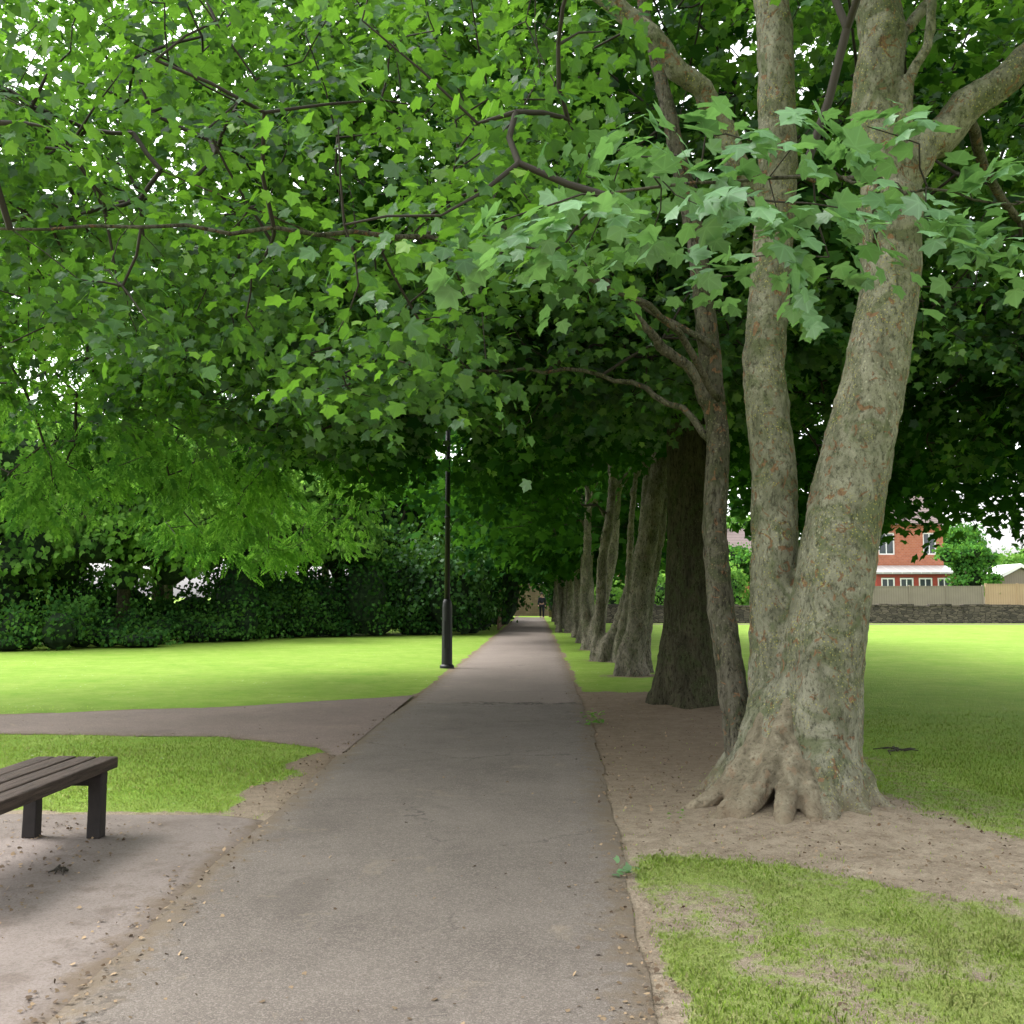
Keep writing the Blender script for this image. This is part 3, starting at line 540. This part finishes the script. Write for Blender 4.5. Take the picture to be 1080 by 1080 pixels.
# ------------------------------------------------------------ hedges and shrubs
def leafmass(name,label,cat,blobs,n,size,mat,group=None,tpl=SIMPLE,core=None,base=(0,0,0),rag=.3):
    base=np.array(base,float); e=thing(name,tuple(base),label,cat,group); vol=np.array([b[3]*b[4]+b[3]*b[5]+b[4]*b[5] for b in blobs]); cnt=(n*vol/vol.sum()).astype(int)
    P=[];D=[];N=[]
    for b,m in zip(blobs,cnt):
        d=norm(rng.normal(0,1,(m,3))); d[:,2]=np.where(d[:,2]<-.3,-d[:,2],d[:,2]); ph=rng.uniform(0,6,4); bump=1+.18*np.sin(d[:,0]*6+ph[0])*np.sin(d[:,1]*5+ph[1])+.14*np.sin(d[:,2]*9+ph[2])+.10*np.sin(d[:,0]*15+d[:,2]*13+ph[3])
        r=(1-.25*rng.uniform(0,1,m)**1.5)*bump+np.maximum(0,rng.normal(-.1,rag*.45,m)); p=np.array(b[:3])+d*np.array(b[3:6])*r[:,None]; P.append(p); nn=norm(d/np.array(b[3:6])); N.append(nn+rng.normal(0,.5,(m,3))+np.array([0,0,.3])); t_=rng.normal(0,.6,(m,3)); t_[:,2]-=.7; D.append(t_)
    P=np.concatenate(P);D=np.concatenate(D);N=np.concatenate(N); k=P[:,2]>.02; P,D,N=P[k],D[k],N[k]
    part('crown' if cat=='tree' else 'foliage',leaves_mesh('foliage',tpl,P,D,N,size*rng.uniform(.6,1.4,len(P))),e,mat=mat)
    if core:
        mb=MB()
        for b in blobs:
            m=8; V=[];F=[]
            for i in range(5):
                ph=-1.2+2.4*i/4
                for j in range(m):
                    th=6.28*j/m; V.append((b[0]+math.cos(th)*math.cos(ph)*b[3]*.7,b[1]+math.sin(th)*math.cos(ph)*b[4]*.7,b[2]+math.sin(ph)*b[5]*.72))
            for i in range(4):
                for j in range(m): F.append((i*m+j,i*m+(j+1)%m,(i+1)*m+(j+1)%m,(i+1)*m+j))
            F.append(tuple(range(4*m,5*m))); mb.add(V,F)
        part('inner_growth',mb.mesh('inner'),e,mat=core)
    return e
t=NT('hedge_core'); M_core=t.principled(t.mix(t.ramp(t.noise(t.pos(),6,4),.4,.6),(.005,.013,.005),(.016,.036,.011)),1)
def line_blobs(pts,step,h,w,hv=.3,js=.5):
    out=[]
    for (x0,y0),(x1,y1) in zip(pts[:-1],pts[1:]):
        L=math.hypot(x1-x0,y1-y0); m=max(1,int(L/step))
        for i in range(m):
            f=(i+random.random())/m; hh=h*random.uniform(1-hv,1+hv); ww=w*random.uniform(.7,1.4); out.append((x0+(x1-x0)*f+random.gauss(0,js),y0+(y1-y0)*f+random.gauss(0,js),hh*.42,ww,ww*random.uniform(.8,1.1),hh*.58))
    return out
M_bram=leaf_mat('bramble_leaf',(.018,.065,.018),(.065,.155,.038),.2,(.12,.28,.03),0,.9,0,vein=False)
leafmass('ivy_hedge','tall dark ivy-covered hedge along edge of lawn','hedge',line_blobs([(-24,31),(-16,34),(-12.5,37),(-10.5,41),(-5.5,43),(-2.6,44)],.55,2.5,1.0,.5,.8),30000,.13,M_ivy,core=M_core,rag=1.0)
leafmass('ivy_hedge','dark overgrown hedge beside the footpath','hedge',line_blobs([(-3.1,44),(-2.9,52),(-2.8,64)],1.4,3.6,1.1),8000,.17,M_ivy,core=M_core)
leafmass('low_shrub','low dark green bramble shrub at lawn edge','shrub',line_blobs([(-22,27),(-15.2,29.6),(-12.9,31.5),(-11.2,36.5)],.4,.9,.7,.6,.5),14000,.10,M_bram,core=M_core,rag=1.3)
leafmass('low_shrub','low ivy ground shrub below the hedge','shrub',line_blobs([(-11,37.2),(-10,38.8),(-6,41.2),(-2.8,42.6)],.45,1.1,.7,.6,.5),10000,.11,M_bram,core=M_core,rag=1.2)
leafmass('shrub','tall glossy green laurel shrub beside path','shrub',[(-3.6,41.8,1.7,1.3,1.1,2.0),(-5.2,42,1.5,1.2,1.1,2.2),(-2.7,42.9,1.4,.7,.9,1.9),(-6.6,42.4,1.2,1.1,1,1.6)],7000,.15,leaf_mat('laurel_leaf',(.015,.06,.015),(.055,.14,.04),.2,(.12,.28,.03),0.02,.9,0,vein=False),core=M_core,rag=1.0)

def bg_tree(x,y,h,r,mat,label,n=5000,size=.3,lo=.35,name='tree',group='trees beyond the hedge',trunkr=.22):
    blobs=[]
    for i in range(15):
        a=random.uniform(0,6.28); rr=random.uniform(.25,.82)*r; zz=h*random.uniform(lo+.05,.88)
        q=r*random.uniform(.22,.42); blobs.append((math.cos(a)*rr,math.sin(a)*rr,zz,q,q,q*random.uniform(.6,.95)))
    blobs.append((0,0,h*.8,r*.45,r*.45,h*.18)); blobs.append((0,0,h*.55,r*.55,r*.55,h*.22))
    e=leafmass(name,label,'tree',blobs,n,size,mat,group,core=M_core,base=(x,y,0),rag=.8)
    mb=MB(); mb.tube([(0,0,-.1),(.05,0,h*.2),(.0,.1,h*.45),(.1,0,h*.7)],[trunkr*1.4,trunkr,trunkr*.8,trunkr*.3],9)
    for i in range(5):
        a=1.3*i; mb.tube([(0,0,h*.35),(math.cos(a)*r*.3,math.sin(a)*r*.3,h*.5),(math.cos(a)*r*.6,math.sin(a)*r*.6,h*.62)],[trunkr*.5,trunkr*.35,.04],6)
    part('trunk',mb.mesh('trunk',True),e,mat=M_bark2); return e
for x,y,h,r,m,lo in [(-17.2,31.5,8.4,3.3,M_bright,.14),(-13.6,33.5,7.0,2.5,M_bright,.26),(-22,36,9.6,4.0,M_bright,.2),(-25,40,10.5,4.5,M_mid,.3),(-14.5,39,9.6,3.6,M_bright,.3),(-17,47,12,5,M_mid,.3),(-10.6,36.6,6.6,2.5,M_bright,.36),(-10.5,46,9.5,3.8,M_bright,.3),(-8.0,41.0,6.6,2.3,M_bright,.38),(-7,49,9.5,4,M_mid,.3),(-30,46,10,5,M_bright,.3),(-12,58,12,5.5,M_mid,.3),(-4.5,52,7.5,3.0,M_bright,.3),(-6,70,11,5,M_bright,.3)]:
    bg_tree(x,y,h,r,m,'leafy %s green tree standing behind the hedge'%('light' if m is M_bright else 'mid'),7500,.19,lo)
protos=[bg_tree(60,112,12,6,M_mid,'full mid green tree beyond the houses',4500,.45,group='distant trees'),bg_tree(-40,80,13,6.5,M_bright,'full light green tree far across the park',4500,.45,group='distant trees',name='tree')]
for i,(x,y,s) in enumerate([(48,118,.8),(36,112,.9),(74,105,1),(24,105,.8),(14,98,.75),(8,104,.8),(-2,108,.9),(-12,95,1),(-22,75,.9),(-30,62,.85),(-42,55,.9),(-52,70,1),(90,120,1.1),(-60,50,1),(17,88,.5),(11,84,.5),(40,84,.45),(46,88,.5),(33,86,.4),(-2,84,.6),(3,86,.55)]):
    copy_thing(protos[i%2],(x,y,0),random.uniform(0,6),s)
leafmass('shrub','light green garden shrubs along the far boundary','shrub',line_blobs([(4.5,67),(12,67.5),(19,67.5)],1.2,2.6,1.3,.35),8000,.2,M_bright,core=M_core,rag=.6)
leafmass('shrub','dark green shrubs around the gate at path end','shrub',line_blobs([(1.9,74.5),(4.5,74),(8,73.5)],1.2,3.4,1.1,.3)+line_blobs([(-6,75),(-2.2,74.2)],1.2,3.8,1.0,.2),6000,.22,M_ivy,core=M_core,rag=.6)
bg_tree(27.2,64.5,5.0,1.8,M_mid,'small rounded garden tree behind timber fence',5000,.16,.2,'garden_tree','garden trees',.1)
leafmass('shrub','light green shrub beside the white shed','shrub',[(35.5,76,2.2,2.2,1.5,2.4),(38.5,77,2,2,1.5,2.6)],2500,.25,M_bright,core=M_core)

# ------------------------------------------------------------ BENCH
t=NT('weathered_wood'); o=t.pos(); mp=t.n('Mapping',{'Vector':o,'Scale':(14,1.0,14)}).outputs[0]; n=t.noise(mp,3,7,.7,.5)
M_wood=t.principled(t.mix(t.ramp(n,.3,.7),(.020,.014,.011),(.085,.06,.048)),.75,n,.9,.015,.25)
t=NT('dark_leg'); n=t.noise(t.pos(),12,5); M_leg=t.principled(t.mix(n,(.010,.009,.009),(.032,.025,.022)),.7,n,.4,.01)
bn=thing('park_bench',(-3.12,6.0,.010),'backless weathered dark wooden park bench on concrete pad','bench')
def bev(o,w=.006,s=2): b=o.modifiers.new('b','BEVEL'); b.width=w; b.segments=s; return o
mb=MB()
for i in range(4):
    x=-.275+i*.142+.001; mb.box(x,x+.130,-.85+random.uniform(-.01,.01),1.0+random.uniform(-.015,.015),.425+.006*random.random(),.50+.008*random.random())
bev(part('seat',mb.mesh('seat'),bn,mat=M_wood),.012)
mb=MB()
for y in (-.72,.84): mb.box(-.265,.265,y-.045,y+.045,.34,.422)
mb.box(-.03,.03,-.67,.79,.35,.41)
bev(part('frame',mb.mesh('frame'),bn,mat=M_leg),.008)
lm=MB(); lm.tube([(0,0,0),(.003,0,.2),(.0,0,.40)],[.066,.064,.066],4)
lme=lm.mesh('leg'); lme.materials.append(M_leg)
for x in (-.215,.215):
    for y in (-.72,.84):
        o=bpy.data.objects.new('leg',lme); o.location=(x,y,0); o.rotation_euler=(0,0,math.pi/4); link(o,bn); bev(o,.008)
# ------------------------------------------------------------ LAMP
t=NT('black_paint'); M_blk=t.principled((.010,.010,.012),.45,t.noise(t.pos(),30),.05,.005,.3)
t=NT('lamp_glass'); M_gl=t.principled((.55,.57,.55),.25,None,spec=.5)
lp=thing('street_lamp',(-1.96,22.7,0),'tall slim black steel street lamp standing at path edge','street lamp')
mb=MB(); mb.tube([(0,0,-.05),(0,0,.06),(0,0,.09),(0,0,1.35),(0,0,1.45),(0,0,1.52)],[.16,.16,.12,.11,.10,.07],20)
mb.box(-.045,.045,-.128,-.10,.45,1.05)
part('base',mb.mesh('base',False),lp,mat=M_blk)
mb=MB(); mb.tube([(0,0,1.5),(0,0,4),(0,0,6.9)],[.062,.055,.045],16); mb.tube([(0,0,3.3),(0,0,3.36)],[.07,.07],16); part('post',mb.mesh('post',True),lp,mat=M_blk)
mb=MB(); mb.tube([(0,0,6.88),(0,0,6.95),(0,0,7.05)],[.06,.12,.15],16); mb.tube([(0,0,7.42),(0,0,7.48),(0,0,7.56)],[.24,.2,.05],16)
for a in range(4): mb.tube([(.14*math.cos(a*1.57+.78),.14*math.sin(a*1.57+.78),7.04),(.2*math.cos(a*1.57+.78),.2*math.sin(a*1.57+.78),7.43)],[.012,.012],6)
part('lamp_head',mb.mesh('lamp_head'),lp,mat=M_blk)
mb=MB(); mb.tube([(0,0,7.052),(0,0,7.418)],[.125,.19],16); part('lamp_glass',mb.mesh('lamp_glass'),lp,mat=M_gl)

# ------------------------------------------------------------ walls, fences, houses
def brick_mat(name,c1,c2,mort,sc,bw=.5,rh=.25,rough=.9):
    t=NT(name); g=t.n('TexCoord').outputs['Object']; s=t.n('SeparateXYZ',{'Vector':g}); x=t.math('ADD',s.outputs[0],s.outputs[1]); v=t.n('CombineXYZ',{'X':x,'Y':s.outputs[2],'Z':0.0}).outputs[0]
    b=t.n('TexBrick',{'Vector':v,'Color1':c1+(1,),'Color2':c2+(1,),'Mortar':mort+(1,),'Scale':sc,'Mortar Size':.012,'Brick Width':bw,'Row Height':rh})
    c=t.mix(t.math('MULTIPLY',t.ramp(t.noise(g,2,5),.4,.7),.4),b.outputs['Color'],tuple(x_*.6 for x_ in c1))
    return t.principled(c,rough,b.outputs['Fac'],-.4,.02,.2)
M_brick=brick_mat('red_brick',(.42,.15,.08),(.34,.11,.06),(.34,.28,.24),2.2)
M_tan=brick_mat('brown_stone',(.16,.12,.075),(.11,.082,.052),(.08,.065,.05),1.4)
t=NT('field_stone'); o=t.pos(); mp=t.n('Mapping',{'Vector':o,'Scale':(1,1,2.4)}).outputs[0]; v=t.n('TexVoronoi',{'Vector':mp,'Scale':3.2}); v2=t.n('TexVoronoi',{'Vector':mp,'Scale':3.2},feature='DISTANCE_TO_EDGE').outputs['Distance']
cc=t.n('SeparateColor',{'Color':v.outputs['Color']}).outputs[0]; c=t.mix(cc,(.045,.04,.034),(.12,.10,.08)); c=t.mix(t.ramp(v2,.02,.07,(1,1,1,1),(0,0,0,1)),c,(.015,.013,.011)); M_stone=t.principled(c,.95,v2,.5,.05)
t=NT('white_paint'); M_white=t.principled((.78,.78,.76),.4)
t=NT('porch_glazing'); o=t.pos(); w=t.math('FRACT',t.math('MULTIPLY',t.n('SeparateXYZ',{'Vector':o}).outputs[0],1.6)); M_pro=t.principled(t.mix(t.ramp(w,.06,.1,(1,1,1,1),(0,0,0,1)),(.35,.35,.34),(.55,.55,.52)),.3)
t=NT('window_glass'); M_glass=t.principled((.05,.06,.07),.08,None,spec=.8)
t=NT('roof_tile'); o=t.pos(); w=t.n('TexWave',{'Vector':o,'Scale':2.0,'Distortion':.5},bands_direction='Z').outputs['Fac']; M_roof=t.principled(t.mix(w,(.09,.07,.065),(.17,.13,.12)),.8,w,.4,.03)
def fence_mat(name,ax,k,a,b,g):
    t=NT(name); o=t.pos(); s_=t.n('SeparateXYZ',{'Vector':o}).outputs[ax]; w=t.math('FRACT',t.math('MULTIPLY',s_,k)); return t.principled(t.mix(t.ramp(w,.0,.13,(1,1,1,1),(0,0,0,1)),t.mix(t.noise(o,2),a,b),g),.8)
M_fence=fence_mat('tan_fence',0,7.,(.34,.235,.14),(.44,.32,.20),(.12,.08,.045)); M_fenceg=fence_mat('grey_fence',0,7.,(.18,.155,.12),(.26,.225,.175),(.08,.07,.06)); M_fenceb=fence_mat('brown_fence',1,6.,(.16,.105,.065),(.24,.165,.105),(.04,.025,.018))
e=thing('stone_wall',(28,60,0),'low dark rubble stone boundary wall beyond the lawn','wall'); mb=MB()
x=-24.0
while x<26:
    w=random.uniform(.5,.9); hh=1.08+random.uniform(-.05,.05); mb.box(x,x+w-.004,-.18+random.uniform(-.02,.02),.18,-.05,hh-.12); mb.box(x-.002,x+w-.01,-.22,.22,hh-.118,hh+random.uniform(-.02,.04)); x+=w
part('wall',mb.mesh('wall'),e,mat=M_stone)
me=bpy.data.meshes.new('far_path'); me.from_pydata([(5,56.8,.006),(90,56.8,.006),(90,58.6,.006),(5,58.6,.006)],[],[(0,1,2,3)]); me.materials.append(M_conc); o=link(bpy.data.objects.new('far_path',me)); o["kind"]="structure"
def fence(x0,x1,y,z1,mat,lab,along='x'):
    L=x1-x0; e=thing('timber_fence',(x0,y,0) if along=='x' else (y,x0,0),lab,'fence','garden fences'); m1=MB(); m2=MB(); n=int(L/1.85)
    for i in range(n+1):
        a=i*L/n
        if along=='x': m2.box(a-.05,a+.05,-.06,.06,0,z1+.08)
        else: m2.box(-.06,.06,a-.05,a+.05,0,z1+.08)
        if i<n:
            hz=z1+random.uniform(-.03,.03)
            if along=='x': m1.box(a+.055,a+L/n-.055,-.02,.02,.05,hz); m2.box(a+.055,a+L/n-.055,-.04,.04,hz+.002,hz+.05)
            else: m1.box(-.02,.02,a+.055,a+L/n-.055,.05,hz); m2.box(-.04,.04,a+.055,a+L/n-.055,hz+.002,hz+.05)
    part('panel',m1.mesh('panel'),e,mat=mat); part('post',m2.mesh('post'),e,mat=mat)
fence(16,26.9,62.5,2.15,M_fenceg,'weathered grey timber panel fence behind stone wall'); fence(27.1,44,62.5,2.25,M_fence,'tan timber panel fence behind stone wall')
fence(48,66,-1.75,1.8,M_fenceb,'brown timber board fence along the footpath','y')
def window(parent,x,y,z,w,h,nx=2):
    fr=MB(); f=.09
    fr.box(x-w/2,x-w/2+f,y-.04,y+.04,z,z+h); fr.box(x+w/2-f,x+w/2,y-.04,y+.04,z,z+h); fr.box(x-w/2+f,x+w/2-f,y-.04,y+.04,z,z+f); fr.box(x-w/2+f,x+w/2-f,y-.04,y+.04,z+h-f,z+h)
    for i in range(1,nx): q=x-w/2+w*i/nx; fr.box(q-.03,q+.03,y-.035,y+.035,z+f,z+h-f)
    g=MB(); g.box(x-w/2+f,x+w/2-f,y-.005,y+.02,z+f,z+h-f)
    o=part('window',g.mesh('window'),parent,mat=M_glass); part('frame',fr.mesh('frame'),o,mat=M_white)
    s=MB(); s.box(x-w/2-.06,x+w/2+.06,y-.1,y+.04,z-.09,z-.004); part('sill',s.mesh('sill'),o,mat=M_white)
def wall_with_holes(mb,x0,x1,y,th,z0,z1,holes):
    xs_=sorted({x0,x1,*[h[0] for h in holes],*[h[1] for h in holes]}); zs=sorted({z0,z1,*[h[2] for h in holes],*[h[3] for h in holes]})
    for a,b in zip(xs_[:-1],xs_[1:]):
        for c_,d_ in zip(zs[:-1],zs[1:]):
            mx,mz=(a+b)/2,(c_+d_)/2
            if any(h[0]<mx<h[1] and h[2]<mz<h[3] for h in holes): continue
            mb.box(a,b,y,y+th,c_,d_)
def house(loc,w,d,h,rh,mat,label,wins,chim=True):
    e=thing('brick_house',loc,label,'house','houses beyond the park'); mb=MB()
    wall_with_holes(mb,0,w,0,.25,0,h,[(x-ww/2,x+ww/2,z,z+hh) for x,z,ww,hh in wins]); mb.box(0,.25,.25,d,0,h); mb.box(w-.25,w,.25,d,0,h); mb.box(.25,w-.25,d-.25,d,0,h)
    for xx_ in (0,w-.25): mb.add([(xx_,0,h),(xx_+.25,0,h),(xx_+.25,d,h),(xx_,d,h),(xx_,d/2,h+rh-.05),(xx_+.25,d/2,h+rh-.05)],[(0,1,5,4),(2,3,4,5),(0,4,3),(1,2,5)])
    part('wall',mb.mesh('wall'),e,mat=mat)
    r=MB(); o_=.35; r.add([(-o_,-o_,h-.1),(w+o_,-o_,h-.1),(w+o_,d/2,h+rh),(-o_,d/2,h+rh),(w+o_,d+o_,h-.1),(-o_,d+o_,h-.1),(-o_,-o_,h-.22),(w+o_,-o_,h-.22),(w+o_,d+o_,h-.22),(-o_,d+o_,h-.22)],[(0,1,2,3),(3,2,4,5),(6,7,1,0),(5,4,8,9)])
    ro=part('roof',r.mesh('roof'),e,mat=M_roof)
    if chim: c_=MB(); c_.box(w*.7,w*.7+.9,d/2-.35,d/2+.35,h+rh-.6,h+rh+1.2); c_.box(w*.7+.1,w*.7+.35,d/2-.12,d/2+.12,h+rh+1.2,h+rh+1.5); c_.box(w*.7+.5,w*.7+.75,d/2-.12,d/2+.12,h+rh+1.2,h+rh+1.5); part('chimney',c_.mesh('chimney'),ro,mat=mat)
    for x,z,ww,hh in wins: window(e,x,.12,z,ww,hh,2 if ww<1.6 else 3)
    return e
h1=house((20.2,70,0),7.4,8,6.6,2.6,M_brick,'red brick two-storey house with white-framed windows',[(3.6,4.35,1.1,1.5),(6.5,4.35,.9,1.5),(1.2,4.35,1.0,1.4)])
mb=MB(); mb.box(2.2,7.3,-2.1,-1.95,0,1.0); mb.box(2.2,2.35,-1.95,0,0,1.0); mb.box(7.15,7.3,-1.95,0,0,1.0)
for i in range(5): a=2.3+i*1.225; mb.box(a-.16,a+.16,-2.1,-1.95,1.003,2.8)
mb.box(2.2,7.3,-2.1,-1.95,2.803,3.1)
M_redp=NT('red_painted_timber').principled((.28,.05,.035),.5)
part('porch_wall',mb.mesh('porch_wall'),h1,mat=M_redp)
for i in range(4): window(h1,2.3+(i+.5)*1.225,-2.02,1.1,.88,1.65,2)
mb=MB(); mb.add([(2.0,-2.3,3.12),(7.5,-2.3,3.12),(7.5,-.02,3.62),(2.0,-.02,3.62),(2.0,-2.3,3.0),(7.5,-2.3,3.0),(7.5,-.02,3.45),(2.0,-.02,3.45)],[(0,1,2,3),(4,5,1,0),(0,3,7,4),(1,5,6,2)]); part('porch_roof',mb.mesh('porch_roof'),h1,mat=M_pro)
house((8,92,0),12,8,5.2,2.6,M_brick,'red brick house glimpsed between tree trunks',[(3,3.5,1.3,1.4),(8,3.5,1.3,1.4)])
# shed
e=thing('garden_shed',(30.6,65.5,0),'garden shed with white gable trim above the fence','shed'); mb=MB(); mb.box(-1.6,1.6,0,3,0,2.5); mb.add([(-1.6,0,2.5),(1.6,0,2.5),(0,0,3.3),(-1.6,3,2.5),(1.6,3,2.5),(0,3,3.3)],[(0,1,2),(5,4,3)]); part('wall',mb.mesh('wall'),e,mat=M_fenceg)
mb=MB()
for sx in (-1,1): mb.add([(0,-.2,3.6),(sx*1.9,-.2,2.6),(sx*1.9,3.2,2.6),(0,3.2,3.6),(0,-.2,3.38),(sx*1.9,-.2,2.38),(sx*1.9,3.2,2.38),(0,3.2,3.38)],[(0,1,2,3),(0,4,5,1),(4,7,6,5),(2,6,7,3),(1,5,6,2)])
part('roof',mb.mesh('roof'),e,mat=M_white)
for x in (-2.1,1.25):
    e=thing('stone_pillar',(x,76.5,0),'brown stone gate pillar at path end','pillar','gate pillars'); mb=MB(); mb.box(-.3,.3,-.3,.3,-.02,2.3); mb.add([(-.37,-.37,2.303),(.37,-.37,2.303),(.37,.37,2.303),(-.37,.37,2.303),(-.37,-.37,2.42),(.37,-.37,2.42),(.37,.37,2.42),(-.37,.37,2.42),(0,0,2.7)],[(3,2,1,0),(0,1,5,4),(1,2,6,5),(2,3,7,6),(3,0,4,7),(4,5,8),(5,6,8),(6,7,8),(7,4,8)]); part('shaft',mb.mesh('shaft'),e,mat=M_tan)
e=thing('stone_wall',(-6,81,0),'brown stone wall closing the end of the path','wall'); mb=MB(); mb.box(0,14,-.18,.18,-.02,2.4); mb.box(-.0,14,-.24,.24,2.403,2.52); part('wall',mb.mesh('w'),e,mat=M_tan)

# ------------------------------------------------------------ PERSON
t=NT('dark_cloth'); M_cl=t.principled((.012,.013,.018),.9)
t=NT('skin'); M_sk=t.principled((.35,.2,.15),.6)
t=NT('hair'); M_hr=t.principled((.02,.014,.01),.7)
def skin_obj(name,verts,edges,rad,mat,parent=None,loc=(0,0,0),sub=1):
    me=bpy.data.meshes.new(name); me.from_pydata(verts,edges,[]); me.materials.append(mat); o=bpy.data.objects.new(name,me); o.location=loc; link(o,parent)
    m=o.modifiers.new('skin','SKIN')
    if me.skin_vertices:
        for i,r in enumerate(rad):
            rr=r if isinstance(r,tuple) else (r,r); me.skin_vertices[0].data[i].radius=rr; me.skin_vertices[0].data[i].use_root=(i==0)
    s=o.modifiers.new('sub','SUBSURF'); s.levels=sub; s.render_levels=sub; return o
bv=[(0,0,.95),(0,0,1.15),(0,0,1.38),(0,-.01,1.5),(0,-.03,1.6),(0,-.03,1.68),
 (.10,0,.88),(.11,-.12,.5),(.11,.0,.08),(.11,-.14,.03),(-.10,0,.88),(-.11,.1,.5),(-.11,.26,.12),(-.11,.16,.03),
 (.19,0,1.40),(.24,.06,1.12),(.24,-.06,.88),(.24,-.10,.80),(-.19,0,1.40),(-.24,-.05,1.12),(-.24,-.16,.90),(-.24,-.22,.82)]
be=[(0,1),(1,2),(2,3),(3,4),(4,5),(0,6),(6,7),(7,8),(8,9),(0,10),(10,11),(11,12),(12,13),(2,14),(14,15),(15,16),(16,17),(2,18),(18,19),(19,20),(20,21)]
brd=[(.15,.10),(.14,.10),(.17,.11),.055,.085,.075,.09,.06,.045,.04,.09,.06,.045,.04,.065,.045,.035,.035,.065,.045,.035,.035]
pe=skin_obj('person',bv,be,brd,M_sk,loc=(.42,72,.014)); pe["label"]="person in dark jacket and trousers walking on the path"; pe["category"]="person"
skin_obj('jacket',[bv[0],bv[1],bv[2],(0,0,1.47),bv[14],bv[15],bv[16],bv[18],bv[19],bv[20]],[(0,1),(1,2),(2,3),(2,4),(4,5),(5,6),(2,7),(7,8),(8,9)],[(.18,.13),(.17,.125),(.195,.13),.08,.08,.058,.05,.08,.058,.05],M_cl,pe)
skin_obj('trousers',[(0,0,.95),bv[6],bv[7],bv[8],bv[10],bv[11],bv[12]],[(0,1),(1,2),(2,3),(0,4),(4,5),(5,6)],[(.17,.12),.11,.08,.065,.11,.08,.065],M_cl,pe)
mb=MB(); mb.tube([(0,.0,1.56),(0,.02,1.62),(0,.01,1.70),(0,0,1.77),(0,-.01,1.79)],[.07,.10,.105,.07,.02],12); part('hair',mb.mesh('hair',True),pe,mat=M_hr)

# ------------------------------------------------------------ light, world, camera
SUN_EL,SUN_AZ=54,-75
w=bpy.data.worlds.new('World'); S.world=w; w.use_nodes=True; nt=w.node_tree; bg=nt.nodes['Background']
sky=nt.nodes.new('ShaderNodeTexSky'); sky.sky_type='NISHITA'; sky.sun_disc=False; sky.sun_elevation=math.radians(SUN_EL); sky.sun_rotation=math.radians(SUN_AZ); sky.dust_density=4; sky.air_density=1
hs=nt.nodes.new('ShaderNodeHueSaturation'); hs.inputs['Saturation'].default_value=.12; hs.inputs['Value'].default_value=4.6
nt.links.new(sky.outputs[0],hs.inputs['Color']); nt.links.new(hs.outputs[0],bg.inputs[0]); bg.inputs[1].default_value=.15
sl=bpy.data.lights.new('sun','SUN'); sl.energy=1.4; sl.angle=math.radians(18); sl.color=(1,.97,.9); so_=link(bpy.data.objects.new('sun',sl))
el=math.radians(SUN_EL); az=math.radians(SUN_AZ); d=Vector((math.sin(az)*math.cos(el),math.cos(az)*math.cos(el),math.sin(el))); so_.rotation_euler=d.to_track_quat('Z','Y').to_euler()
cam=bpy.data.cameras.new('camera'); cam.sensor_width=36; cam.lens=36; cam.clip_end=2000; cam.clip_start=.05
co=link(bpy.data.objects.new('camera',cam)); co.location=(0,0,1.6); co.rotation_euler=(math.radians(90+4.66),0,math.radians(1.33)); S.camera=co
